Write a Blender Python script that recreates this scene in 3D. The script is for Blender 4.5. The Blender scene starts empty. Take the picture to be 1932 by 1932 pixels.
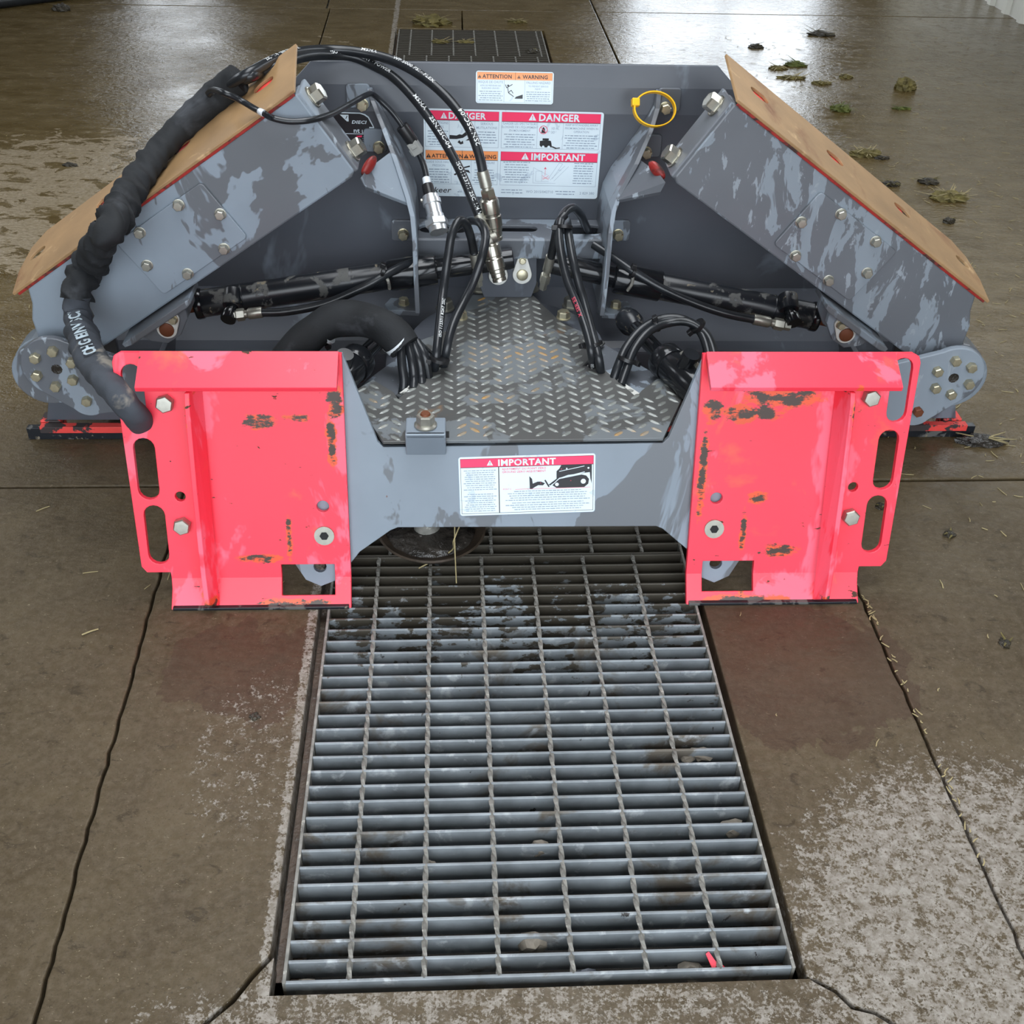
import bpy, bmesh, math, random
from mathutils import Vector, Matrix, Euler
R = math.radians
random.seed(11)
S = bpy.context.scene
COL = S.collection

# ------------------------------------------------------------------ camera, sky, light, exposure
cam = bpy.data.cameras.new('camera')
cam.sensor_fit = 'HORIZONTAL'; cam.sensor_width = 36.0
cam.lens = 36.0 * 2129.94 / 1932.0
cam.clip_start = .05
cam_o = bpy.data.objects.new('camera', cam); COL.objects.link(cam_o)
_pitch, _roll = .64046, .03161
_m = Matrix.Rotation(math.pi / 2 - _pitch, 4, 'X') @ Matrix.Rotation(_roll, 4, 'Z')
cam_o.matrix_world = Matrix.Translation((0, 0, 1.42131)) @ _m
S.camera = cam_o

S.view_settings.view_transform = 'Standard'
S.view_settings.look = 'None'
S.view_settings.gamma = 1.0
S.view_settings.use_curve_mapping = False
S.view_settings.exposure = 0.66
S.cycles.use_denoising = True
S.cycles.max_bounces = 8
S.cycles.diffuse_bounces = 5

W = bpy.data.worlds.new('overcast_sky'); S.world = W; W.use_nodes = True
_n = W.node_tree.nodes; _l = W.node_tree.links
_bg = _n['Background']; _bg.inputs[1].default_value = 4.5
_tc = _n.new('ShaderNodeTexCoord'); _sp = _n.new('ShaderNodeSeparateXYZ'); _rp = _n.new('ShaderNodeValToRGB')
_l.new(_tc.outputs['Generated'], _sp.inputs[0]); _l.new(_sp.outputs['Z'], _rp.inputs[0]); _l.new(_rp.outputs[0], _bg.inputs[0])
_rp.color_ramp.elements[0].position = 0.0; _rp.color_ramp.elements[0].color = (.46, .52, .58, 1)
_rp.color_ramp.elements[1].position = .8; _rp.color_ramp.elements[1].color = (.92, .96, 1, 1)

# frame of the drain, the slabs and the walls: u across, v along the drain
GY = R(3.886); GO = Vector((-.05914, 1.75631, 0))
MG = Matrix.Translation(GO) @ Matrix.Rotation(GY, 4, 'Z')
U0, U1, V0, V1, HC = -3.3, 2.97, -3.4, 6.5, 3.7          # inside of the wash bay

def portal(x, y, z, sx, sy, rot):                        # guides daylight through one opening
    L = bpy.data.lights.new('daylight_portal', 'AREA'); L.shape = 'RECTANGLE'; L.size = sx; L.size_y = sy
    L.cycles.is_portal = True
    o = bpy.data.objects.new('daylight_portal', L); COL.objects.link(o)
    o.matrix_world = MG @ Matrix.Translation((x, y, z)) @ Euler(rot).to_matrix().to_4x4()
DOOR = (-2.4, 2.2, 0.0, 3.0)                             # u0 u1 z0 z1 of the open bay door behind the camera
FARW = [(-2.2, -1.6, .45, 1.8), (1.15, 2.6, .0, 2.0)]  # openings in the far wall
SIDEW = [(.6, 2.4, 1.9, 2.9), (3.2, 5.0, 1.9, 2.9)]      # v0 v1 z0 z1, both side walls
SKY = [(-.95, 1.05, -1.5, 2.4)]                              # u0 u1 v0 v1 of an unseen roof light, added to light the plow
portal((DOOR[0] + DOOR[1]) / 2, V0, DOOR[3] / 2, DOOR[1] - DOOR[0], DOOR[3], (R(90), 0, 0))
for a, b, c, d in SKY: portal((a + b) / 2, (c + d) / 2, HC, b - a, d - c, (0, 0, 0))
for a, b, c, d in FARW: portal((a + b) / 2, V1, (c + d) / 2, b - a, d - c, (R(-90), 0, 0))
for a, b, c, d in SIDEW:
    portal(U1, (a + b) / 2, (c + d) / 2, d - c, b - a, (0, R(90), 0))
    portal(U0, (a + b) / 2, (c + d) / 2, d - c, b - a, (0, R(-90), 0))

# ------------------------------------------------------------------ materials
def mat(name, col, rough=.5, metal=0.0, var=None, stains=(), bump=None, coat=0.0, coords='Object', spec=.5):
    m = bpy.data.materials.new(name); m.use_nodes = True
    nt = m.node_tree; N = nt.nodes; K = nt.links; b = N['Principled BSDF']
    b.inputs['Metallic'].default_value = metal; b.inputs['Coat Weight'].default_value = coat
    b.inputs['Specular IOR Level'].default_value = spec
    b.inputs['Coat Roughness'].default_value = .12
    tc = N.new('ShaderNodeTexCoord'); gp = N.new('ShaderNodeNewGeometry')
    def noise(scale, stretch=(1, 1, 1), det=4, rgh=.55, dist=0, off=0):
        mp = N.new('ShaderNodeMapping'); mp.inputs['Scale'].default_value = stretch
        mp.inputs['Location'].default_value = (off, off * .7, off * .3)
        K.new(gp.outputs['Position'] if coords == 'World' else tc.outputs[coords], mp.inputs[0])
        n = N.new('ShaderNodeTexNoise'); n.inputs['Scale'].default_value = scale; n.inputs['Detail'].default_value = det
        n.inputs['Roughness'].default_value = rgh; n.inputs['Distortion'].default_value = dist
        K.new(mp.outputs[0], n.inputs['Vector']); return n.outputs['Fac']
    def rng(s, a, c, lo=0, hi=1):
        r = N.new('ShaderNodeMapRange'); r.inputs[1].default_value = a; r.inputs[2].default_value = c
        r.inputs[3].default_value = lo; r.inputs[4].default_value = hi
        K.new(s, r.inputs[0]); return r.outputs[0]
    def mixc(f, a, c):
        x = N.new('ShaderNodeMix'); x.data_type = 'RGBA'
        for s, v in ((x.inputs[0], f), (x.inputs[6], a), (x.inputs[7], c)):
            if hasattr(v, 'node'): K.new(v, s)
            else: s.default_value = v if isinstance(v, (int, float)) else (*v, 1)
        return x.outputs[2]
    def mixf(f, a, c):
        x = N.new('ShaderNodeMix'); x.data_type = 'FLOAT'
        for s, v in ((x.inputs[0], f), (x.inputs[2], a), (x.inputs[3], c)):
            if hasattr(v, 'node'): K.new(v, s)
            else: s.default_value = v
        return x.outputs[0]
    c = col; r = rough
    if var:
        sc, amt = var[:2]
        f = rng(noise(sc, var[2] if len(var) > 2 else (1, 1, 1)), .3, .7)
        c = mixc(f, [x * (1 - amt) for x in col], [min(1, x * (1 + amt)) for x in col])
    for i, st in enumerate(stains):                      # (colour, roughness, scale, stretch, lo, hi, distortion)
        f = rng(noise(st[2], st[3], 5, .6, st[6], 3.1 * i + 1.3), st[4], st[5])
        c = mixc(f, c, st[0]); r = mixf(f, r, st[1])
    for s, v in ((b.inputs['Base Color'], c), (b.inputs['Roughness'], r)):
        if hasattr(v, 'node'): K.new(v, s)
        else: s.default_value = v if isinstance(v, (int, float)) else (*v, 1)
    if bump:
        bn = N.new('ShaderNodeBump'); bn.inputs['Strength'].default_value = bump[1]; bn.inputs['Distance'].default_value = bump[2] if len(bump) > 2 else .002
        K.new(noise(bump[0], bump[3] if len(bump) > 3 else (1, 1, 1)), bn.inputs['Height']); K.new(bn.outputs[0], b.inputs['Normal'])
    m['_'] = 1
    return m

RUST = (.16, .055, .02)
M = {}
M['grey'] = mat('grey_paint', (.115, .125, .142), .36, 0, (5, .08), [((.235, .275, .32), .5, 9, (1, 1, .38), .515, .53, .5), ((.30, .34, .38), .55, 34, (1, 1, .3), .64, .67, .3), (RUST, .8, 26, (1, 1, 1), .735, .76, 0)], (60, .08))
M['grey_dry'] = mat('grey_paint_dry', (.20, .235, .275), .45, 0, (4, .12), [((.115, .122, .135), .30, 5, (1, 1, .42), .50, .515, .9), ((.27, .31, .35), .5, 30, (1, 1, .25), .62, .66, .4), (RUST, .8, 30, (1, 1, 1), .74, .76, 0)], (60, .06))
M['grey_left'] = mat('grey_paint_half_dry', (.225, .268, .315), .45, 0, (4, .12), [((.125, .135, .15), .32, 4.2, (1, 1, .6), .525, .535, .8), ((.125, .135, .15), .32, 30, (1, 1, .3), .66, .68, .5), (RUST, .8, 30, (1, 1, 1), .74, .76, 0)], (60, .06))
M['grey_light'] = mat('grey_paint_pale', (.225, .268, .315), .45, 0, (4, .10), [((.135, .148, .165), .32, 6, (1, 1, .35), .555, .57, .7), (RUST, .8, 30, (1, 1, 1), .73, .76, 0)], (60, .06))
M['grey_drip'] = mat('grey_paint_drying', (.128, .138, .155), .33, 0, (5, .08), [((.225, .262, .30), .5, 15, (1.15, 1, .42), .545, .56, .5), ((.27, .305, .34), .55, 40, (1.2, 1, .4), .60, .63, .4), (RUST, .8, 30, (1, 1, 1), .74, .76, 0)], (60, .06))
M['grey_dark'] = mat('grey_paint_wet', (.080, .088, .105), .34, 0, (3, .12), [((.16, .185, .22), .5, 5, (1, 1, .5), .6, .66, .4), (RUST, .8, 30, (1, 1, 1), .76, .78, 0)], (60, .06))
M['red'] = mat('fluorescent_red_paint', (1.0, .048, .086), .40, 0, (3, .05), [((1.0, .13, .07), .5, 7, (1, 1, 1), .58, .72, .6), ((1.0, .13, .20), .5, 8, (1, 1, .3), .555, .585, .4), ((.07, .035, .02), .8, 14, (1, 1, 2.2), .67, .69, .4), ((.03, .025, .025), .8, 50, (1, 1, 3), .715, .73, 0)], (80, .05))
def scuffs(m, spots):
    """bare, blackened scrapes at fixed places on the plates: (x, z, half width, half height)"""
    nt = m.node_tree; N = nt.nodes; K = nt.links; b = N['Principled BSDF']; tc = N.new('ShaderNodeTexCoord'); sp = N.new('ShaderNodeSeparateXYZ'); K.new(tc.outputs['Object'], sp.inputs[0])
    def ma(op, a, c):
        x = N.new('ShaderNodeMath'); x.operation = op
        for s, v in zip(x.inputs, (a, c)):
            if hasattr(v, 'node'): K.new(v, s)
            else: s.default_value = v
        return x.outputs[0]
    tot = None
    for x, z, rx, rz in spots:
        d = ma('ADD', ma('POWER', ma('DIVIDE', ma('SUBTRACT', sp.outputs[0], x), rx), 2.), ma('POWER', ma('DIVIDE', ma('SUBTRACT', sp.outputs[2], z), rz), 2.)); d = ma('SUBTRACT', 1.0, d)
        tot = d if tot is None else ma('MAXIMUM', tot, d)
    tot = ma('MAXIMUM', tot, 0.)
    prev = b.inputs['Base Color'].links[0].from_socket
    for lo, hi, col, sc in ((.66, .74, (.80, .10, .03), 34), (.73, .79, (.055, .035, .025), 42)):
        n = N.new('ShaderNodeTexNoise'); n.inputs['Scale'].default_value = sc; n.inputs['Detail'].default_value = 6; n.inputs['Roughness'].default_value = .7
        mp = N.new('ShaderNodeMapping'); mp.inputs['Scale'].default_value = (.7, 1, 1.5); K.new(tc.outputs['Object'], mp.inputs[0]); K.new(mp.outputs[0], n.inputs['Vector'])
        r = N.new('ShaderNodeMapRange'); r.inputs[1].default_value = lo; r.inputs[2].default_value = hi; K.new(ma('ADD', n.outputs['Fac'], ma('MULTIPLY', tot, .34)), r.inputs[0])
        r2 = ma('MULTIPLY', r.outputs[0], ma('GREATER_THAN', tot, .001))
        x = N.new('ShaderNodeMix'); x.data_type = 'RGBA'; K.new(r2, x.inputs[0]); K.new(prev, x.inputs[6]); x.inputs[7].default_value = (*col, 1); prev = x.outputs[2]
    K.new(prev, b.inputs['Base Color'])
scuffs(M['red'], [((-0.4743, 0.1136, 0.342)[0], (-0.4743, 0.1136, 0.342)[2], .050, .018), ((-0.4087, 0.1148, 0.3466)[0], (-0.4087, 0.1148, 0.3466)[2], .035, .012), ((-0.4355, 0.0556, 0.1243)[0], (-0.4355, 0.0556, 0.1243)[2], .009, .060), ((-0.4928, 0.0447, 0.0833)[0], (-0.4928, 0.0447, 0.0833)[2], .055, .012), ((-0.3401, 0.1223, 0.3748)[0], (-0.3401, 0.1223, 0.3748)[2], .020, .050), ((-0.3493, 0.1071, 0.3178)[0], (-0.3493, 0.1071, 0.3178)[2], .012, .09), ((-0.5973, 0.1199, 0.3657)[0], (-0.5973, 0.1199, 0.3657)[2], .010, .04), ((-0.5846, 0.0323, 0.0368)[0], .02, .02, .03), ((-0.4602, 0.1318, 0.4103)[0], (-0.4602, 0.1318, 0.4103)[2], .16, .006), ((-0.4293, 0.0219, -0.0022)[0], .004, .11, .014),
    ((0.3366, 0.1183, 0.3597)[0], (0.3366, 0.1183, 0.3597)[2], .025, .035), ((0.3903, 0.117, 0.3548)[0], (0.3903, 0.117, 0.3548)[2], .055, .022), ((0.4388, 0.117, 0.3547)[0], (0.4388, 0.117, 0.3547)[2], .040, .022), ((0.4649, 0.1246, 0.3835)[0], (0.4649, 0.1246, 0.3835)[2], .10, .03), ((0.4128, 0.0581, 0.1337)[0], (0.4128, 0.0581, 0.1337)[2], .010, .060), ((0.486, 0.0473, 0.0931)[0], (0.486, 0.0473, 0.0931)[2], .050, .022), ((0.4351, 0.0746, 0.1957)[0], (0.4351, 0.0746, 0.1957)[2], .028, .018), ((0.5802, 0.1271, 0.393)[0], (0.5802, 0.1271, 0.393)[2], .010, .06), ((0.4616, 0.1327, 0.4139)[0], (0.4616, 0.1327, 0.4139)[2], .17, .006), ((0.4233, 0.0224, -0.0003)[0], .004, .12, .014), ((0.4168, 0.0262, 0.014)[0], .02, .008, .02), ((0.327, 0.0856, 0.2368)[0], (0.327, 0.0856, 0.2368)[2], .012, .12), ((0.5767, 0.0278, 0.02)[0], .03, .02, .02)])
M['red_worn'] = mat('worn_red_paint', (.85, .07, .06), .5, 0, (6, .2), [((.04, .03, .03), .7, 22, (1, 1, 1), .50, .53, .3)], (60, .2))
M['red_dull'] = mat('dull_red_paint', (.30, .022, .018), .4, 0, (20, .2), [((.045, .02, .016), .8, 40, (.5, 1, 1), .50, .60, .5)])
M['rust'] = mat('brown_rusted_steel', (.33, .20, .092), .55, 0, (7, .22, (1, 1, 1)), [((.20, .085, .035), .6, 9, (1, .4, 1), .58, .72, .5), ((.50, .33, .17), .6, 16, (1, 1, 1), .62, .7, .2)], (90, .15))
M['steel'] = mat('zinc_plated_steel', (.40, .39, .34), .38, .8, (60, .12))
M['steel_yellow'] = mat('yellow_zinc_steel', (.50, .46, .33), .38, .8, (60, .2), [(RUST, .8, 60, (1, 1, 1), .66, .72, 0)])
M['alu'] = mat('bright_aluminium', (.86, .88, .89), .3, .9, (30, .06))
M['nickel'] = mat('oily_nickel_steel', (.46, .44, .38), .27, .95, (25, .2))
M['rust_bolt'] = mat('rusty_bolt_end', (.16, .05, .02), .6, .3)
M['hose'] = mat('black_rubber_hose', (.014, .016, .019), .3, 0, (40, .3), [((.09, .09, .085), .6, 90, (1, 1, 1), .72, .75, 0)])
M['black'] = mat('gloss_black_paint', (.010, .011, .013), .16, 0, None, [])
M['black_dirty'] = mat('dirty_black_paint', (.012, .014, .018), .3, 0, (8, .2), [((.10, .10, .095), .7, 24, (1, 1, 1), .55, .59, .4), ((.20, .17, .12), .8, 40, (1, 1, 1), .63, .67, 0)])
M['void'] = mat('black_hole_paint', (.008, .008, .009), .7)
M['sleeve'] = mat('black_woven_sleeve', (.009, .0105, .0125), .8, 0, (25, .3), [((.05, .054, .062), .85, 9, (1, 1, 1), .56, .70, .4)], (260, .5, .001))
M['sleeve_dusty'] = mat('dusty_woven_sleeve', (.05, .057, .07), .85, 0, (10, .3), [((.22, .20, .17), .9, 7, (1, 1, 1), .60, .66, .4)], (260, .5, .001))
M['nylon'] = mat('black_nylon_tie', (.012, .012, .013), .35)
M['white_tape'] = mat('white_band', (.72, .76, .80), .4)
M['yellow'] = mat('yellow_plastic', (.95, .52, .01), .35)
M['plastic_grey'] = mat('grey_connector_plastic', (.30, .30, .28), .45)
M['white'] = mat('sticker_white', (.72, .82, .88), .35, 0, (12, .03), [((.58, .68, .76), .4, 14, (1, 1, 1), .62, .63, 1.5)])
M['ink'] = mat('sticker_black', (.012, .012, .016), .4)
M['ink_grey'] = mat('sticker_fine_print', (.30, .38, .47), .5)
M['st_red'] = mat('sticker_red', (.92, .035, .125), .38)
M['st_orange'] = mat('sticker_orange', (.93, .33, .11), .38)
M['st_pink'] = mat('sticker_red_lines', (.75, .12, .2), .4)
M['print_white'] = mat('white_hose_print', (.70, .72, .72), .5)
M['print_red'] = mat('red_hose_print', (.55, .05, .09), .5)
M['print_blue'] = mat('pale_sleeve_print', (.42, .50, .55), .7)
M['tread'] = mat('wet_tread_plate', (.085, .085, .082), .38, 0, (4, .12), [((.15, .165, .175), .45, 7, (1, 1, 1), .53, .55, .5), ((.34, .16, .04), .7, 6, (1, 1, 1), .66, .76, .4)], (80, .06))
M['lozenge'] = mat('worn_tread_lozenge', (.22, .23, .215), .32, .15, (9, .2), [((.38, .22, .07), .6, 7, (1, 1, 1), .57, .68, .4)])
M['pale_steel'] = mat('pale_bare_strip', (.62, .62, .58), .5, 0, (30, .1))
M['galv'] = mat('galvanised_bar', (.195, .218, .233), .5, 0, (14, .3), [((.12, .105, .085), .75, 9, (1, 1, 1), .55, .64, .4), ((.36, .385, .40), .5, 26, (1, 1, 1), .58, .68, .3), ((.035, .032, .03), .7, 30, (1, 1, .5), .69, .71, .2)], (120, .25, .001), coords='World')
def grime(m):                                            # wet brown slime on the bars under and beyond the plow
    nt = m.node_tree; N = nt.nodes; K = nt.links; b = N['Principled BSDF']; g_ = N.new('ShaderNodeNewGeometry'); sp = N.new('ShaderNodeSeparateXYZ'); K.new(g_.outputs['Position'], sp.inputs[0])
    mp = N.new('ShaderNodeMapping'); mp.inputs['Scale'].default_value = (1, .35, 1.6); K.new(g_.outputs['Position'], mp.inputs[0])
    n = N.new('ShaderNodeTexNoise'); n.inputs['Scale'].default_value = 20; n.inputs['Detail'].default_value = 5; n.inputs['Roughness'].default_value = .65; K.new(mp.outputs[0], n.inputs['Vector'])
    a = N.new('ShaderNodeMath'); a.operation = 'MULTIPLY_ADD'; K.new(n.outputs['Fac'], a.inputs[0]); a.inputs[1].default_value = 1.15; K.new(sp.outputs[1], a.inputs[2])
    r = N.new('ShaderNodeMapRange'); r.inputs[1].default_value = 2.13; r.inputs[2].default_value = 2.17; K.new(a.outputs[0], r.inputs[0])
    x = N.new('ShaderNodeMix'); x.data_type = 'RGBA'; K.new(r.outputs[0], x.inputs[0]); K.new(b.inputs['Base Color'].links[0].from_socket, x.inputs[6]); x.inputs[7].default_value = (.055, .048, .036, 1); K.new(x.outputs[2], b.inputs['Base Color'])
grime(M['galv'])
M['galv_rod'] = mat('galvanised_rod', (.20, .195, .175), .6, 0, (40, .4), [((.42, .41, .36), .6, 80, (1, 1, 1), .6, .66, 0)])
M['mud_rim'] = mat('mud_caked_steel', (.055, .040, .028), .5, 0, (25, .4), [], (60, .5, .003))
M['mud'] = mat('wet_black_mud', (.030, .026, .022), .22, 0, (30, .5), [((.16, .15, .14), .4, 60, (1, 1, 1), .63, .68, .2)], (70, .9, .006))
M['pit'] = mat('drain_pit_dirt', (.022, .019, .015), .7, 0, (10, .4), [], (60, .6, .01))
M['ledge'] = mat('rusty_ledge_gravel', (.10, .072, .052), .5, 0, (25, .4), [((.17, .16, .15), .6, 110, (1, 1, 1), .63, .67, 0)], (150, .8, .004))
M['clump'] = mat('olive_manure_clump', (.13, .105, .03), .7, 0, (40, .5), [((.19, .17, .05), .8, 60, (1, 1, 1), .58, .68, .3)], (120, .8, .004))
M['clump_dark'] = mat('dark_manure_clump', (.030, .024, .014), .5, 0, (40, .5), [], (120, .8, .004))
M['grass'] = mat('green_grass_tuft', (.085, .10, .015), .7, 0, (40, .4))
M['straw'] = mat('pale_straw', (.34, .28, .14), .7)
M['stone'] = mat('pebble_stone', (.20, .175, .14), .7, 0, (40, .4), [], (80, .5, .002))
M['stone_grey'] = mat('wet_grey_pebble', (.10, .11, .13), .35, 0, (60, .4))
M['wall'] = mat('white_wall_sheet', (.70, .69, .62), .5, 0, (3, .06))
M['wall_dim'] = mat('weathered_barn_boards', (.20, .175, .14), .7, 0, (3, .2))
M['roof'] = mat('dull_roof_lining', (.30, .28, .24), .7)
M['frame_dark'] = mat('dark_window_frame', (.05, .05, .05), .5)
M['yard'] = mat('pale_yard_concrete', (.42, .41, .39), .8)

def floor_mat():
    m = mat('wet_concrete', (.1, .1, .1), .4)
    nt = m.node_tree; N = nt.nodes; K = nt.links; b = N['Principled BSDF']
    geo = N.new('ShaderNodeNewGeometry'); sep = N.new('ShaderNodeSeparateXYZ'); K.new(geo.outputs['Position'], sep.inputs[0])
    P = geo.outputs['Position']; X, Y = sep.outputs[0], sep.outputs[1]
    def math_(op, a, c=None, d=None):
        x = N.new('ShaderNodeMath'); x.operation = op
        for s, v in zip(x.inputs, (a, c, d)):
            if v is None: continue
            if hasattr(v, 'node'): K.new(v, s)
            else: s.default_value = v
        return x.outputs[0]
    def noise(scale, st=(1, 1, 1), det=5, rg=.6, dist=0):
        mp = N.new('ShaderNodeMapping'); mp.inputs['Scale'].default_value = st; K.new(P, mp.inputs[0])
        n = N.new('ShaderNodeTexNoise'); n.inputs['Scale'].default_value = scale; n.inputs['Detail'].default_value = det
        n.inputs['Roughness'].default_value = rg; n.inputs['Distortion'].default_value = dist; K.new(mp.outputs[0], n.inputs['Vector'])
        return n.outputs['Fac']
    def rng(s, a, c, lo=0., hi=1., smooth=False):
        r = N.new('ShaderNodeMapRange'); r.inputs[1].default_value = a; r.inputs[2].default_value = c
        r.inputs[3].default_value = lo; r.inputs[4].default_value = hi
        if smooth: r.interpolation_type = 'SMOOTHSTEP'
        K.new(s, r.inputs[0]); return r.outputs[0]
    def mixc(f, a, c):
        x = N.new('ShaderNodeMix'); x.data_type = 'RGBA'
        for s, v in ((x.inputs[0], f), (x.inputs[6], a), (x.inputs[7], c)):
            if hasattr(v, 'node'): K.new(v, s)
            else: s.default_value = v if isinstance(v, (int, float)) else (*v, 1)
        return x.outputs[2]
    def disc(x, y, rx, ry):                              # 1 inside an oval patch, 0 outside
        a = math_('POWER', math_('DIVIDE', math_('SUBTRACT', X, x), rx), 2.)
        c = math_('POWER', math_('DIVIDE', math_('SUBTRACT', Y, y), ry), 2.)
        return rng(math_('ADD', a, c), 1.0, .25, 0, 1, True)
    big = noise(2.2); mid = noise(9); fine = noise(70, det=6, rg=.7); grit = noise(260, det=3)
    base = mixc(rng(big, .35, .65), (.064, .046, .023), (.104, .079, .046))
    base = mixc(rng(mid, .38, .7, 0, .6), base, (.050, .035, .019))
    base = mixc(rng(fine, .42, .7, 0, .45), base, (.16, .128, .09))
    base = mixc(rng(grit, .58, .72, 0, .6), base, (.03, .022, .013))
    base = mixc(rng(noise(24, (1, 1.3, 1), 6, .7, .6), .58, .66, 0, .75), base, (.040, .029, .016))
    base = mixc(rng(noise(120, (1, 2.2, 1), 3, .6, 1.2), .665, .70, 0, .85), base, (.24, .20, .135))
    # the far half of the floor lies under a film of brown slurry
    slurry = rng(math_('ADD', Y, math_('MULTIPLY', big, 1.2)), 2.3, 3.6, 0, 1, True)
    base = mixc(slurry, base, mixc(rng(noise(6, (1, 2.5, 1)), .35, .7), (.080, .053, .016), (.140, .103, .048)))
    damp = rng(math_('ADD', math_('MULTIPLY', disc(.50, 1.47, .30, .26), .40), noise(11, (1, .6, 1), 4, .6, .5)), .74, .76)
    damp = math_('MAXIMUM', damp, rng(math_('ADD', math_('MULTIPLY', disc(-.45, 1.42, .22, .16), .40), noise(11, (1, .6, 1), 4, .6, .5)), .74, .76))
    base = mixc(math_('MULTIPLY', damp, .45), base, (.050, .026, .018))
    # dry, scoured patches
    dry = math_('MAXIMUM', math_('MULTIPLY', disc(.74, .90, .46, .50), 1.0), math_('MULTIPLY', disc(.10, .76, .80, .14), .82))
    dry = math_('MAXIMUM', dry, math_('MULTIPLY', disc(-.40, 1.24, .16, .26), .62))
    dry = math_('MAXIMUM', dry, rng(math_('ABSOLUTE', math_('ADD', math_('SUBTRACT', X, -.312), math_('MULTIPLY', math_('SUBTRACT', Y, .86), .068))), .022, .010))
    b.inputs['Specular IOR Level'].default_value = .5
    K.new(rng(Y, 1.5, 3.0, .22, .5), b.inputs['Specular IOR Level'])
    pale = rng(math_('ADD', math_('MULTIPLY', math_('MAXIMUM', disc(-1.62, 3.55, .62, .85), math_('MULTIPLY', disc(-.95, 5.3, .30, .5), .6)), .30), noise(9, (1, 1.7, 1), 6, .7, .5)), .735, .755)
    base = mixc(pale, base, mixc(rng(fine, .4, .65), (.30, .245, .17), (.21, .165, .10)))
    dm = rng(math_('ADD', math_('ADD', math_('MULTIPLY', dry, .245), math_('MULTIPLY', noise(52, det=5, rg=.7), .55)), math_('MULTIPLY', noise(210, det=4, rg=.7), .45)), .685, .75)
    base = mixc(dm, base, mixc(rng(fine, .4, .65), (.31, .285, .25), (.17, .145, .115)))
    K.new(base, b.inputs['Base Color'])
    wet = rng(math_('ADD', slurry, math_('MULTIPLY', noise(3.5), .9)), .35, 1.1)
    rough = math_('ADD', rng(wet, 0, 1, .46, .14), math_('MULTIPLY', rng(noise(18, (1, 1.5, 1)), .45, .7), .22))
    x = N.new('ShaderNodeMix'); x.data_type = 'FLOAT'; K.new(dm, x.inputs[0]); K.new(rough, x.inputs[2]); x.inputs[3].default_value = .75
    K.new(x.outputs[0], b.inputs['Roughness'])
    h = math_('ADD', math_('MULTIPLY', noise(38, (1, 1.6, 1), 4, .6), 1.0), math_('MULTIPLY', noise(150, det=3), .35))
    bn = N.new('ShaderNodeBump'); bn.inputs['Distance'].default_value = .005; K.new(h, bn.inputs['Height'])
    K.new(math_('MULTIPLY', rng(noise(1.3), .35, .65, .25, 1.), rng(Y, 1.2, 3.2, .35, 1.)), bn.inputs['Strength'])
    K.new(bn.outputs[0], b.inputs['Normal'])
    return m
M['floor'] = floor_mat()

# ------------------------------------------------------------------ builders
def link(name, me, m, parent=None, smooth=False):
    o = bpy.data.objects.new(name, me); COL.objects.link(o)
    for x in (m if isinstance(m, (list, tuple)) else [m]):
        if len(me.materials) < (len(m) if isinstance(m, (list, tuple)) else 1): me.materials.append(x)
    if parent: o.parent = parent
    if smooth:
        for p in me.polygons: p.use_smooth = True
    return o
def done(name, bm, m, parent=None, smooth=False, bevel=0, auto=None):
    bmesh.ops.recalc_face_normals(bm, faces=bm.faces)
    me = bpy.data.meshes.new(name); bm.to_mesh(me); bm.free()
    o = link(name, me, m, parent, smooth)
    if bevel:
        k = o.modifiers.new('bevel', 'BEVEL'); k.width = bevel; k.segments = 2; k.limit_method = 'ANGLE'; k.angle_limit = R(35)
    if auto:
        for e in me.edges: pass
        me.set_sharp_from_angle(angle=R(auto))
    return o
def frame(o, x, y, z=None):                              # matrix whose columns are the given axes at o
    x = Vector(x).normalized(); y = Vector(y)
    if z is None: z = x.cross(y)
    z = Vector(z).normalized(); y = y.normalized()
    m = Matrix(((x[0], y[0], z[0], o[0]), (x[1], y[1], z[1], o[1]), (x[2], y[2], z[2], o[2]), (0, 0, 0, 1)))
    return m
def axis_frame(o, z):
    z = Vector(z).normalized(); a = Vector((0, 0, 1)) if abs(z.z) < .9 else Vector((1, 0, 0))
    x = a.cross(z).normalized(); return frame(o, x, z.cross(x), z)
def sheet_bm(outline, holes=(), t=.01, z0=0.):
    bm = bmesh.new(); es = []
    for loop in [outline, *holes]:
        vs = [bm.verts.new((p[0], p[1], z0)) for p in loop]
        for i in range(len(vs)): es.append(bm.edges.new((vs[i], vs[(i + 1) % len(vs)])))
    if holes: bmesh.ops.triangle_fill(bm, use_beauty=True, use_dissolve=False, edges=es)
    else: bm.faces.new(list(bm.verts))
    if t:
        r = bmesh.ops.extrude_face_region(bm, geom=list(bm.faces))
        bmesh.ops.translate(bm, vec=(0, 0, t), verts=[v for v in r['geom'] if isinstance(v, bmesh.types.BMVert)])
    return bm
def sheet(name, outline, holes, t, fr, m, parent=None, bevel=.0012):
    bm = sheet_bm(outline, holes, t); bm.transform(fr); return done(name, bm, m, parent, False, bevel)
def slot(cx, cy, w, l, ang=0, n=8):                      # round-ended slot, long along x before turning
    r = w / 2; h = l / 2 - r; pts = []
    for k in range(n + 1): a = -math.pi / 2 + math.pi * k / n; pts.append((h + r * math.cos(a), r * math.sin(a)))
    for k in range(n + 1): a = math.pi / 2 + math.pi * k / n; pts.append((-h + r * math.cos(a), r * math.sin(a)))
    c, s = math.cos(ang), math.sin(ang)
    return [(cx + x * c - y * s, cy + x * s + y * c) for x, y in pts]
def ring(cx, cy, r, n=20, a0=0): return [(cx + r * math.cos(a0 + 2 * math.pi * k / n), cy + r * math.sin(a0 + 2 * math.pi * k / n)) for k in range(n)]
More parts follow.
